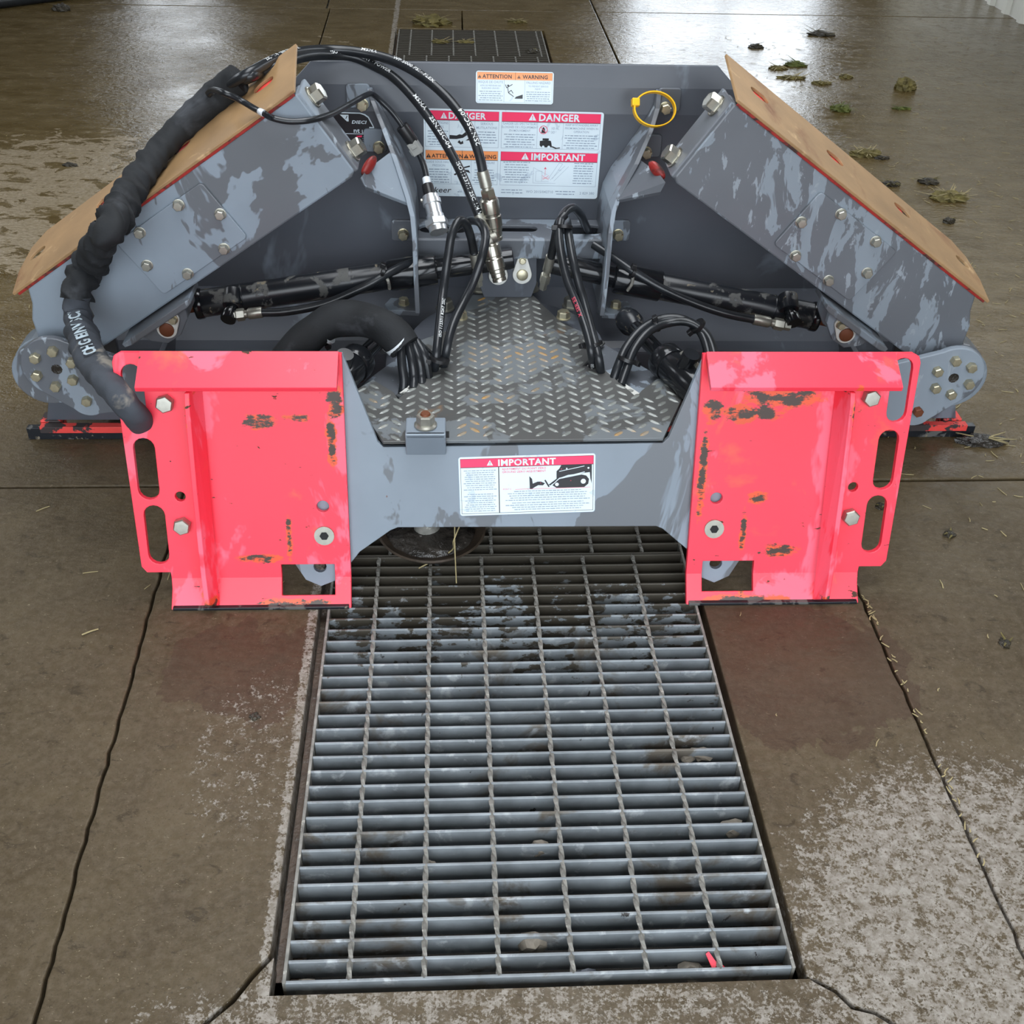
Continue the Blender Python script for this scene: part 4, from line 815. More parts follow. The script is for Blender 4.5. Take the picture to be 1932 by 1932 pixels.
# ------------------------------------------------------------------ writing: stickers and printed hoses
def text_mesh(body, size, bold=0.0, sx=1.0, shear=0.0, align='LEFT'):
    cu = bpy.data.curves.new('txt', 'FONT'); cu.body = body; cu.size = size; cu.offset = bold * size; cu.align_x = align; cu.shear = shear; cu.resolution_u = 2; cu.space_character = 1.0 + 2.6 * bold
    o = bpy.data.objects.new('txt', cu); COL.objects.link(o)
    me = bpy.data.meshes.new_from_object(o.evaluated_get(bpy.context.evaluated_depsgraph_get()))
    vs = [(v.co.x * sx, v.co.y) for v in me.vertices]; fs = [tuple(p.vertices) for p in me.polygons]
    bpy.data.objects.remove(o); bpy.data.curves.remove(cu); bpy.data.meshes.remove(me); return vs, fs
class Decal:
    """flat printed sticker: millimetre drawing, y down from its top-left corner"""
    def __init__(s, w, h): s.w, s.h, s.v, s.f, s.m, s.names = w, h, [], [], [], []
    def mi(s, m):
        if m not in s.names: s.names.append(m)
        return s.names.index(m)
    def poly(s, pts, m, L=1):
        b = len(s.v); s.v += [(x, -y, L * .00022) for x, y in pts]; s.f.append(tuple(range(b, b + len(pts)))); s.m.append(s.mi(m))
    def rect(s, x0, y0, x1, y1, m, L=1, r=0): s.poly(rounded(x0, y0, x1, y1, r) if r else [(x0, y0), (x1, y0), (x1, y1), (x0, y1)], m, L)
    def frame(s, x0, y0, x1, y1, t, m, L=2):
        for a in ((x0, y0, x1, y0 + t), (x0, y1 - t, x1, y1), (x0, y0, x0 + t, y1), (x1 - t, y0, x1, y1)): s.rect(*a, m, L)
    def line(s, x0, y0, x1, y1, t, m, L=2):
        d = Vector((x1 - x0, y1 - y0)); n = Vector((-d.y, d.x)).normalized() * t / 2
        s.poly([(x0 + n.x, y0 + n.y), (x1 + n.x, y1 + n.y), (x1 - n.x, y1 - n.y), (x0 - n.x, y0 - n.y)], m, L)
    def text(s, body, x, y, size, m, L=3, bold=.0, sx=1., align='LEFT', shear=0.):
        vs, fs = text_mesh(body, size, bold, sx, shear, align); b = len(s.v)
        s.v += [(x + p[0], -y + p[1], L * .00022) for p in vs]
        for f in fs: s.f.append(tuple(i + b for i in f)); s.m.append(s.mi(m))
    def lines(s, x0, y0, x1, n, dy, m='ink_grey', hgt=None, seed=0, centre=True):   # illegible fine print: rows of short strokes
        rnd = random.Random(seed); hgt = hgt or dy * .42
        for k in range(n):
            sh = (x1 - x0) * rnd.uniform(0, .12) * (1 if centre else 0); a, e = x0 + sh, x1 - sh - (0 if centre else (x1 - x0) * rnd.uniform(0, .2)); x = a
            while x < e:
                w = min(rnd.uniform(.8, 2.6) * dy * .8, e - x)
                if w > .1 * dy: s.rect(x, y0 + k * dy, x + w, y0 + k * dy + hgt * rnd.uniform(.7, 1.), m, 2)
                x += w + dy * .28
    def tri(s, x, y, z, m='ink', inner=None):             # warning triangle, left foot at (x, y)
        s.poly([(x, y), (x + z, y), (x + z / 2, y - z * .9)], m, 3)
        if inner:
            s.poly([(x + z * .45, y - z * .62), (x + z * .55, y - z * .62), (x + z * .53, y - z * .25), (x + z * .47, y - z * .25)], inner, 4); s.rect(x + z * .45, y - z * .19, x + z * .55, y - z * .08, inner, 4)
    def build(s, name, fr, parent, lab, k=.001):
        me = bpy.data.meshes.new(name); me.from_pydata([fr @ Vector((x * k, y * k, z)) for x, y, z in s.v], [], s.f)
        for m in s.names: me.materials.append(M[m])
        for p, i in zip(me.polygons, s.m): p.material_index = i
        o = bpy.data.objects.new(name, me); COL.objects.link(o); o.parent = parent; o['label'] = lab; return o
def decal_frame(tl, tr, bl, off=.0006):                  # from three corners on the surface
    tl, tr, bl = map(Vector, (tl, tr, bl)); x = (tr - tl).normalized(); y = (tl - bl); y = (y - x * y.dot(x)).normalized(); z = x.cross(y)
    return frame(tl + z * off, x, y, z), (tr - tl).length * 1000, (tl - bl).length * 1000

# big four-panel sticker on the moldboard
fr, w, h = decal_frame((-0.19, 0.799, 0.6823), (0.1905, 0.799, 0.678), (-0.1941, 0.799, 0.4934))
D = Decal(w, h); D.rect(0, 0, w, h, 'white', 0, 6)
xa, xb, xc, xd = w * .008, w * .418, w * .432, w * .985; ya, yb, yc, yd = h * .018, h * .425, h * .462, h * .855
for x0, x1, y0, y1, hd in ((xa, xb, ya, yb, 'st_red'), (xc, xd, ya, yb, 'st_red'), (xa, xb, yc, yd, 'st_orange'), (xc, xd, yc, yd, 'st_red')):
    D.frame(x0, y0, x1, y1, .7, 'ink_grey'); D.rect(x0 + .5, y0 + .5, x1 - .5, y0 + h * .105, hd, 2); D.rect(x0 + .5, y0 + h * .103, x1 - .5, y0 + h * .109, 'ink', 3)
tb = h * .088
D.tri(xa + w * .085, ya + tb, h * .075, 'white', 'st_red'); D.text('DANGER', xa + w * .128, ya + tb, h * .098, 'white', 4, .030)
D.tri(xc + w * .150, ya + tb, h * .085, 'white', 'st_red'); D.text('DANGER', xc + w * .205, ya + tb + .3, h * .108, 'white', 4, .032)
D.tri(xa + w * .004, yc + tb, h * .055, 'ink', 'st_orange'); D.text('ATTENTION', xa + w * .036, yc + tb - .4, h * .061, 'ink', 4, .022)
D.rect(xa + w * .206, yc + .5, xa + w * .2085, yc + h * .105, 'ink', 4); D.tri(xa + w * .216, yc + tb, h * .055, 'ink', 'st_orange'); D.text('WARNING', xa + w * .248, yc + tb - .4, h * .061, 'ink', 4, .022)
D.tri(xc + w * .118, yc + tb, h * .085, 'white', 'st_red'); D.text('IMPORTANT', xc + w * .172, yc + tb + .2, h * .104, 'white', 4, .032)
def col(x0, x1, y, rows, size, n, dy, seed):
    for k, t in enumerate(rows): D.text(t, (x0 + x1) / 2, y + size * (k + .8) * 1.12, size, 'ink_grey', 3, .004, .92, 'CENTER')
    D.lines(x0, y + size * 1.15 * len(rows) + dy * .6, x1, n, dy, 'ink_grey', None, seed)
ts = h * .040
D.rect(xa + w * .133, ya + h * .11, xa + w * .1345, yb, 'ink_grey', 2); D.rect(xa + w * .275, ya + h * .11, xa + w * .2765, yb, 'ink_grey', 2)
col(xa + w * .012, xa + w * .128, ya + h * .115, ['MUTILATIONS', 'GRAVES'], ts, 6, h * .030, 1); col(xa + w * .282, xb - w * .008, ya + h * .115, ['SERIOUS', 'MUTILATIONS'], ts, 5, h * .030, 2)
D.rect(xc + w * .20, ya + h * .11, xc + w * .2015, yb, 'ink_grey', 2); D.rect(xc + w * .345, ya + h * .11, xc + w * .3465, yb, 'ink_grey', 2)
col(xc + w * .010, xc + w * .195, ya + h * .110, ['GARDER LES SPECTATEURS', 'ÉLOIGNÉS DE L’ÉQUIPEMENT', 'EN MOUVEMENT'], h * .034, 6, h * .028, 3)
col(xc + w * .352, xd - w * .008, ya + h * .110, ['KEEP BYSTANDERS AWAY', 'FROM MACHINE WHEN IN', 'OPERATION'], h * .034, 6, h * .028, 4)
D.rect(xa + w * .145, yc + h * .11, xa + w * .1465, yd, 'ink_grey', 2); D.rect(xa + w * .258, yc + h * .11, xa + w * .2595, yd, 'ink_grey', 2)
col(xa + w * .010, xa + w * .140, yc + h * .115, ['FLUIDE SOUS HAUTE', 'PRESSION'], h * .036, 6, h * .030, 5); col(xa + w * .265, xb - w * .008, yc + h * .115, ['HIGH PRESSURE', 'FLUID'], h * .036, 6, h * .030, 6)
col(xc + w * .010, xc + w * .175, yc + h * .10, [], ts, 9, h * .029, 7); col(xd - w * .135, xd - w * .02, yc + h * .10, [], ts, 9, h * .029, 8)
# pictograms: crushed hand, fluid jet, bystander ring and loader, blade drawing
x, y = xa + w * .135, ya + h * .20
P = lambda pts, m='ink', L=3: D.poly([(x + a * w, y + b * h) for a, b in pts], m, L)
P([(.0, .07), (.04, .075), (.055, .06), (.07, .065), (.11, .0), (.128, .03), (.09, .08), (.075, .10), (.04, .115), (.0, .115)]); P([(.125, .08), (.14, .06), (.14, .12), (.09, .13)])
P([(.055, .125), (.065, .15), (.075, .13), (.078, .165), (.062, .175), (.045, .15)])
x, y = xa + w * .155, yc + h * .20
P([(.005, .075), (.05, .025), (.055, .04), (.012, .09)]); P([(.02, -.02), (.055, -.01), (.055, .0), (.02, -.012)]); P([(.02, .015), (.05, .008), (.05, .018), (.024, .025)]); P([(.06, -.01), (.095, -.03), (.098, -.015), (.062, .005)]); P([(.06, .02), (.09, .025), (.10, .06), (.085, .05), (.06, .035)])
x, y = xc + w * .235, ya + h * .19
for k in range(24):
    a0, a1 = 2 * math.pi * k / 24, 2 * math.pi * (k + 1) / 24; r0, r1 = h * .048, h * .040
    D.poly([(x + r0 * math.cos(a0), y + r0 * math.sin(a0)), (x + r0 * math.cos(a1), y + r0 * math.sin(a1)), (x + r1 * math.cos(a1), y + r1 * math.sin(a1)), (x + r1 * math.cos(a0), y + r1 * math.sin(a0))], 'st_pink', 4)
P([(-.012, .035), (-.008, -.005), (-.003, -.03), (.003, -.03), (.008, -.005), (.012, .035)]); D.line(x - h * .03, y - h * .03, x + h * .03, y + h * .03, h * .007, 'st_pink', 4)
D.text('10 m.', x + w * .042, y - h * .004, h * .042, 'ink_grey', 3); D.text('30’', x + w * .042, y + h * .04, h * .042, 'ink_grey', 3)
x, y = xc + w * .218, ya + h * .285
P([(.0, .03), (.04, .02), (.062, .028), (.066, .055), (.07, .10), (.012, .105), (.0, .08)]); P([(.07, .085), (.095, .105), (.115, .10), (.117, .11), (.09, .118), (.07, .10)]); P([(.015, .0), (.05, .0), (.05, .02), (.015, .024)])
for q in (.02, .052): D.poly([(x + w * q + h * .016 * math.cos(2 * math.pi * k / 12), y + h * .098 + h * .016 * math.sin(2 * math.pi * k / 12)) for k in range(12)], 'white', 4)
x, y = xc + w * .19, yc + h * .12
for a, b, c, d in ((.0, .06, .0, .24), (.015, .10, .05, .10), (.015, .10, .015, .22), (.05, .10, .05, .22), (.015, .22, .09, .22), (.0, .24, .13, .24), (.0, .06, .08, .14), (.09, .18, .145, .0), (.11, .19, .165, .01), (.145, .0, .165, .01), (.10, .20, .18, .03), (.12, .215, .20, .04)): D.line(x + a * w, y + b * h, x + c * w, y + d * h, .5, 'ink_grey')
for a, b, c, d in ((.068, .08, .068, .15), (.05, .15, .09, .20), (.055, .20, .09, .15), (.05, .18, .095, .18)): D.line(x + a * w, y + b * h, x + c * w, y + d * h, .7, 'st_pink', 3)
D.tri(x + w * .060, y + h * .075, h * .03, 'st_pink')
D.text('keer', w * .052, h * .955, h * .092, 'ink', 4, .006, 1.15, 'LEFT', .25); D.lines(w * .19, h * .94, w * .215, 1, h * .03, 'ink_grey', None, 31)
D.lines(w * .435, h * .905, w * .57, 2, h * .032, 'ink_grey', None, 9); D.text('WO 2015/042710', w * .585, h * .94, h * .042, 'ink_grey', 3, .006); D.lines(w * .745, h * .912, w * .88, 2, h * .032, 'ink_grey', None, 10); D.text('2 829 380', w * .895, h * .948, h * .042, 'ink_grey', 3, .006)
D.build('safety_sticker', fr, plow, 'large white sticker with four danger and warning panels')

# small falling-hazard sticker at the top
fr, w, h = decal_frame((-0.0804, 0.8165, 0.755), (0.0815, 0.8165, 0.7539), (-0.0836, 0.8025, 0.6934), .0032)
D = Decal(w, h); D.rect(0, 0, w, h, 'white', 0, 5); D.frame(w * .015, h * .03, w * .985, h * .965, .6, 'ink_grey'); D.rect(w * .016, h * .035, w * .984, h * .265, 'st_orange', 2)
D.rect(w * .505, h * .035, w * .509, h * .265, 'ink', 3); D.tri(w * .025, h * .215, h * .11, 'ink', 'st_orange'); D.text('ATTENTION', w * .085, h * .22, h * .165, 'ink', 4, .022, 1.0); D.tri(w * .53, h * .215, h * .11, 'ink', 'st_orange'); D.text('WARNING', w * .60, h * .22, h * .165, 'ink', 4, .022, 1.0)
D.rect(w * .362, h * .265, w * .366, h * .95, 'ink_grey', 2); D.rect(w * .628, h * .265, w * .632, h * .95, 'ink_grey', 2)
col(w * .03, w * .35, h * .28, ['RISQUE DE CHUTE'], h * .105, 0, 1, 0); col(w * .64, w * .97, h * .28, ['FALLING HAZARD'], h * .105, 0, 1, 0)
col(w * .03, w * .35, h * .41, ['AFIN DE PRÉVENIR DES', 'BLESSURES GRAVES:'], h * .072, 5, h * .068, 12); col(w * .64, w * .97, h * .41, ['TO PREVENT SERIOUS', 'INJURY:'], h * .072, 5, h * .068, 13)
x, y = w * .37, h * .38
D.poly([(x + w * .045 + h * .032 * math.cos(2 * math.pi * k / 14), y + h * .06 + h * .032 * math.sin(2 * math.pi * k / 14)) for k in range(14)], 'ink', 3)
for a, b, c, d in ((.01, .03, .025, .13), (.025, .13, .10, .02), (.04, .12, .05, .28), (.05, .28, .085, .20), (.085, .20, .11, .30), (.05, .28, .12, .40)): D.line(x + a * w, y + b * h, x + c * w, y + d * h, 1.3, 'ink', 3)
D.poly([(x + w * .13, y + h * .46), (x + w * .15, y + h * .40), (x + w * .235, y + h * .33), (x + w * .235, y + h * .46)], 'ink', 3)
D.build('hazard_sticker', fr, plow, 'small white sticker with orange heading and falling figure')

# sticker on the front frame
tl, tr, bl_ = onframe(-.1225, .232, .0005), onframe(.1285, .239, .0005), onframe(-.1215, .117, .0005)
fr, w, h = decal_frame(tl, tr, bl_, .0004)
D = Decal(w, h); D.rect(-.8, -.8, w + .8, h + .8, 'ink_grey', -.6, 5); D.rect(0, 0, w, h, 'white', 0, 5); D.frame(w * .012, h * .03, w * .988, h * .97, .7, 'ink'); D.rect(w * .013, h * .035, w * .987, h * .175, 'st_red', 2); D.rect(w * .013, h * .173, w * .987, h * .182, 'ink', 3)
D.tri(w * .205, h * .15, h * .10, 'white', 'ink'); D.text('IMPORTANT', w * .285, h * .158, h * .148, 'white', 4, .032, 1.05)
D.rect(w * .288, h * .18, w * .2945, h * .97, 'ink', 3); D.lines(w * .03, h * .225, w * .275, 10, h * .036, 'ink_grey', None, 21); D.lines(w * .03, h * .63, w * .275, 9, h * .036, 'ink_grey', None, 22)
D.text('AJUSTEMENT DU POINT ZÉRO', w * .315, h * .235, h * .046, 'st_pink', 3, .01, 1.1); D.text('GROUND ZERO ADJUSTMENT', w * .315, h * .285, h * .046, 'st_pink', 3, .01, 1.1)
D.lines(w * .33, h * .60, w * .97, 5, h * .038, 'ink_grey', None, 23); D.lines(w * .33, h * .80, w * .97, 4, h * .038, 'ink_grey', None, 24); D.rect(w * .41, h * .567, w * .965, h * .573, 'st_pink', 3); D.text('POINT 0', w * .32, h * .575, h * .035, 'st_pink', 3)
x, y = w * .5, h * .18
P = lambda pts, m='ink', L=3: D.poly([(x + a * w, y + b * h) for a, b in pts], m, L)
P([(.015, .17), (.035, .22), (.04, .30), (.075, .27), (.10, .27), (.13, .30), (.115, .335), (.08, .33), (.055, .36), (.035, .39), (.018, .39)]); P([(.125, .25), (.135, .24), (.165, .36), (.155, .37)])
P([(.155, .33), (.215, .23), (.215, .10), (.235, .06), (.25, .0), (.475, .0), (.475, .13), (.30, .17), (.235, .22), (.17, .34)])
P([(.235, .10), (.42, .02), (.42, .03), (.235, .11)], 'white', 4); P([(.17, .35), (.235, .215), (.42, .12), (.425, .13), (.24, .225), (.18, .345)], 'white', 4)
P([(.185, .34), (.19, .28), (.215, .245), (.40, .17), (.435, .19), (.455, .25), (.45, .33), (.42, .385), (.215, .385)])
P([(.46, .13), (.475, .12), (.475, .33), (.465, .24)])
for cx_, cy_, r_ in ((.218, .325, .030), (.413, .285, .042), (.215, .075, .011), (.29, .06, .013), (.45, .06, .016)): D.poly([(x + cx_ * w + r_ * h * math.cos(2 * math.pi * k / 16), y + cy_ * h + r_ * h * math.sin(2 * math.pi * k / 16)) for k in range(16)], 'white', 4)
for cx_, cy_ in ((.092, .30), (.315, .275), (.245, .075)): D.tri(x + cx_ * w, y + cy_ * h, h * .025, 'st_pink')
D.build('adjustment_sticker', fr, plow, 'white sticker with red heading and black loader drawing')

# black dealer sign half hidden by the left wing
fr, w, h = decal_frame((-0.423, 0.799, 0.673), (-0.2943, 0.799, 0.6712), (-0.4308, 0.799, 0.604))
D = Decal(w, h)
o1 = [(0, 0), (w * .78, 0), (w * .86, h * .04), (w * .92, h * .12), (w, h * .42), (w, h * .85), (w * .97, h * .96), (w * .9, h), (0, h)]
D.poly(o1, 'white', 0); k_ = 2.2
D.poly([(k_, k_), (w * .78 - 1, k_), (w * .85 - 1, h * .04 + k_), (w * .91 - 1, h * .13 + 1), (w - k_, h * .43), (w - k_, h * .84), (w * .96 - 1, h * .94), (w * .9 - 1, h - k_), (k_, h - k_)], 'ink', 1)
D.text('DIECI', w * .635, h * .33, h * .135, 'white', 3, .03, 1.25, 'LEFT', .2); D.text('nt', w * .66, h * .60, h * .19, 'white', 3, .02, 1.15); D.text('Ltd.', w * .795, h * .605, h * .135, 'white', 3, .015, 1.1)
D.rect(w * .45, h * .63, w, h * .65, 'white', 2); D.rect(w * .92, h * .42, w, h * .455, 'white', 2); D.poly([(w * .45, h * .07), (w * .59, h * .07), (w * .59, h * .27), (w * .56, h * .27)], 'white', 2); D.line(w * .545, h * .19, w * .57, h * .10, 1.6, 'ink', 3)
D.poly([(w * .70, h * .70), (w * .80, h * .68), (w * .79, h * .74), (w * .72, h * .74)], 'st_red', 2); D.lines(w * .80, h * .71, w * .88, 4, h * .055, 'ink_grey', None, 15)
D.build('dealer_sign', fr, plow, 'black sign with white lettering and outline')

# printing that follows a hose: every letter wrapped round the tube
def hose_print(path, s0, body, size, ang, m, parent, name='hose_print', bold=.012, r=.0098, sx=1.15, flip=False, lift=.0004):
    F = path_frames(catmull(path, .008)); cum = [0]
    for a, b in zip(F, F[1:]): cum.append(cum[-1] + (b[0] - a[0]).length)
    if flip: tot = cum[-1]
    vs, fs = text_mesh(body, size, bold, sx); out = []
    for x_, y_ in vs:
        s = s0 + (-x_ if flip else x_); s = min(max(s, 0), cum[-1] - 1e-6); i = 0
        while cum[i + 1] < s: i += 1
        t = (s - cum[i]) / max(1e-9, cum[i + 1] - cum[i]); p = F[i][0].lerp(F[i + 1][0], t); a = F[i][2].lerp(F[i + 1][2], t).normalized(); b = F[i][3].lerp(F[i + 1][3], t).normalized()
        th = ang + (y_ / (r(s) if callable(r) else r)) * (1 if flip else -1); rr = (r(s) if callable(r) else r) + lift; out.append(p + (a * math.cos(th) + b * math.sin(th)) * rr)
    me = bpy.data.meshes.new(name); me.from_pydata(out, [], fs); me.materials.append(M[m]); o = bpy.data.objects.new(name, me); COL.objects.link(o); o.parent = parent; return o
hose_print(HA, .11, '2SC · 1/4 · WP 5000 PSI', .011, R(45), 'print_white', bundle)
hose_print(HA, .39, 'MSHA', .011, R(60), 'print_white', bundle)
hose_print(HA, .46, 'WP 5000 PSI · FLEX', .0105, R(60), 'print_white', bundle)
hose_print(HA, .72, '2SN/2SC-04', .0135, R(15), 'print_white', bundle, flip=True)
hose_print(HB, .29, 'ISO 11237/1 R2AT · POWER', .010, R(60), 'print_white', bundle)
hose_print(HB, .50, 'MSHA', .0125, R(60), 'print_white', bundle)
hose_print(HB, .555, '2SN/2SC-04', .0125, R(65), 'print_white', bundle)
hose_print(HB, .66, 'ISO11237/1 2SC 1/4 WP', .0105, R(65), 'print_white', bundle)
hose_print(SP, .275, 'CHG EINVSCII', .027, R(-118), 'print_blue', bundle, 'sleeve_print', .03, lambda s: .0255 - .003 * math.sin(s * 14), 1.05, False, .0042)
LP3 = [(0.1501, 0.3871, 0.296), (0.1421, 0.36, 0.3423), (0.1347, 0.39, 0.3709), (0.1193, 0.44, 0.4037), (0.0981, 0.48, 0.4445), (0.0863, 0.52, 0.4868), (0.0846, 0.56, 0.5182)]
hose_print(LP3, .135, 'X SERIES', .0105, R(-112), 'print_red', plow, 'hose_print', .012, .0088)
hose_print(LP3, .0, 'WP 350', .009, R(-112), 'print_white', plow, 'hose_print', .012, .0088)
LP1 = [(-0.1692, 0.3697, 0.296), (-0.1643, 0.36, 0.3372), (-0.1589, 0.4, 0.3709), (-0.1505, 0.48, 0.4156), (-0.1394, 0.52, 0.4797), (-0.1317, 0.54, 0.5161)]
hose_print(LP1, .08, 'ISO 11237/1 R2AT 2SC', .008, R(75), 'print_white', plow, 'hose_print', .012, .0088)
# ------------------------------------------------------------------ loose things on the floor
def clump(name, gx, gy, rx, ry, hz, label, m='clump', strands=14, cat='clump', seed=0, base=0.0, group='clumps on the floor', sm='grass'):
    rnd = random.Random(seed); bm = bmesh.new(); bmesh.ops.create_icosphere(bm, subdivisions=3, radius=1)
    ph = rnd.uniform(0, 9)
    for v in bm.verts:
        k = 1 + .22 * math.sin(4 * v.co.x + ph) * math.sin(5 * v.co.y + ph * 2) + .15 * math.sin(11 * v.co.x + 7 * v.co.y + 5 * v.co.z + ph) + rnd.uniform(-.07, .07)
        v.co = Vector((v.co.x * rx * k, v.co.y * ry * k, max(v.co.z, -.15) * hz * k))
    for f in bm.faces: f.material_index = 0
    for i in range(strands):
        a = rnd.uniform(0, 6.28); q = rnd.uniform(.2, 1); p = Vector((rx * q * math.cos(a), ry * q * math.sin(a), hz * (1.1 - q * .9) + .002)); d = Vector((math.cos(a + rnd.uniform(-1, 1)), math.sin(a + rnd.uniform(-1, 1)), rnd.uniform(-.1, .35))) * rnd.uniform(.4, 1.1) * max(rx, ry)
        n = Vector((-d.y, d.x, 0)).normalized() * .0022; e = p + d; e.z = max(e.z, .002)
        vs = [bm.verts.new(c) for c in (p - n, p + n, e + n * .3, e - n * .3)]; f = bm.faces.new(vs); f.material_index = 1
        up = [bm.verts.new(Vector(c.co) + Vector((0, 0, .0015))) for c in vs]; f = bm.faces.new(up); f.material_index = 1
    me = bpy.data.meshes.new(name); bmesh.ops.recalc_face_normals(bm, faces=bm.faces); bm.to_mesh(me); bm.free()
    me.materials.append(M[m]); me.materials.append(M[sm])
    o = bpy.data.objects.new(name, me); COL.objects.link(o); o.location = (gx, gy, base + hz * .12); tag(o, label, cat, group); return o
CL = [  # pixel-free world spots (x, y), radii, height, what it looks like
 ((-0.4838, 5.9615, 0), .085, .07, .030, 'largest olive clump, lying across the far edge of the shortest grate panel', 'clump', 16),
 ((1.6548, 5.0852, 0), .042, .042, .040, 'round olive ball of dung standing alone on the floor right of the right wing', 'clump', 10),
 ((1.3012, 4.7527, 0), .040, .030, .020, 'bright green tuft on the floor just right of the right wing tip', 'grass', 18),
 ((1.2333, 5.4008, 0), .048, .022, .016, 'dark green tuft in the bright reflection behind the right wing tip', 'grass', 18),
 ((1.1425, 5.339, 0), .038, .018, .012, 'flat olive tuft left of the dark green tuft in the bright reflection', 'clump', 12),
 ((1.1789, 5.1931, 0), .060, .016, .010, 'long flat streak of dung below the tufts in the bright reflection', 'clump', 14),
 ((1.2973, 5.1256, 0), .040, .018, .010, 'small brown smear at the right edge of the bright reflection', 'clump', 12),
 ((1.4311, 5.237, 0), .030, .024, .012, 'faint brown lump right of the bright reflection', 'clump', 6),
 ((1.4678, 5.9752, 0), .065, .030, .016, 'dark mat of dung near the top of the bright reflection', 'clump_dark', 12),
 ((1.0985, 5.6939, 0), .035, .022, .014, 'small dark crumb of dung inside the bright reflection', 'clump_dark', 6),
 ((1.5612, 4.7932, 0), .036, .012, .008, 'flat green streak below the round dung ball', 'grass', 10),
 ((1.2768, 4.204, 0), .052, .026, .022, 'olive clump nearest the middle of the right wing edge', 'clump', 18),
 ((1.3332, 4.1748, 0), .026, .011, .010, 'dark cigar-shaped dropping right of the olive clump by the wing edge', 'clump_dark', 2),
 ((1.4397, 3.9401, 0), .036, .022, .014, 'dark brown pat between the round ball and the grassy heap', 'clump_dark', 8),
 ((1.2965, 3.902, 0), .030, .018, .014, 'dark lump close against the right wing edge', 'clump_dark', 8),
 ((1.47, 3.792, 0), .060, .034, .022, 'grassy dark heap farthest right beside the right wing', 'clump', 26),
 ((1.4074, 3.5772, 0), .018, .015, .014, 'small black dropping below the grassy heap', 'clump_dark', 4),
 ((-2.3349, 5.9929, 0), .042, .036, .026, 'dark lump alone on the brown floor at the far left', 'clump_dark', 0),
 ((-1.5738, 3.8405, 0), .026, .010, .010, 'dark cigar-shaped dropping on the pale dry patch at left', 'clump_dark', 0),
 ((1.0931, 2.2349, 0), .056, .022, .016, 'wet black mud lump against the right end of the cutting edge', 'mud', 6),
 ((1.0362, 2.3928, 0), .016, .014, .010, 'dark crumb between the right plate slots and the hub plate', 'clump_dark', 4) if False else None,
 ((0.792, 1.9662, 0), .012, .010, .008, 'dark crumb seen through the lowest slot of the right plate', 'clump_dark', 3),
 ((0.911, 1.874, 0), .012, .010, .008, 'dark crumb on the wet floor right of the right plate', 'clump_dark', 3),
 ((0.9186, 1.5468, 0), .010, .014, .005, 'dark scrap on the wet floor at the right edge of the picture', 'clump_dark', 3),
 ((-0.4221, 1.3087, 0), .009, .009, .004, 'dark round crumb on the floor left of the near grate', 'clump_dark', 0),
 ((0.0082, 5.9394, 0), .05, .02, .010, 'flat yellow-brown wisp beyond the far end of the drain', 'clump', 14) if False else None,
 ((-0.054, 6.0372, 0), .045, .018, .010, 'flat yellow-brown wisp beyond the far end of the drain', 'clump', 14),
 ((-0.4115, 5.6094, 0), .040, .022, .010, 'brown smear lying on the bars of the shortest grate panel, left of its middle', 'clump', 8),
 ((-0.2917, 5.6237, 0), .040, .018, .008, 'thin brown smear lying on the bars of the shortest grate panel, near its middle', 'clump', 8),
 ((0.0236, 5.4932, 0), .026, .022, .012, 'black lump on the right side of the shortest grate panel', 'clump_dark', 4)]
for i, c in enumerate(x for x in CL if x):
    p, rx, ry, hz, lab, m, st = c
    clump('dung_clump', p[0], p[1], rx, ry, hz, lab, m, st, 'clump', 40 + i, 0, 'clumps on the floor', 'straw' if m in ('clump', 'mud') else ('clump' if m == 'clump_dark' else 'grass'))
def stone(gp, r, label, m='stone', z=-.03, flat=.7, seed=0, name='pebble'):
    rnd = random.Random(seed); bm = bmesh.new(); bmesh.ops.create_icosphere(bm, subdivisions=2, radius=1)
    for v in bm.verts: v.co = Vector((v.co.x * r, v.co.y * r * .75, v.co.z * r * flat)) * (1 + rnd.uniform(-.26, .2))
    o = done(name, bm, M[m], None, False); o.location = (gp[0], gp[1], z); tag(o, label, 'pebble', 'pebbles caught in the drain'); return o
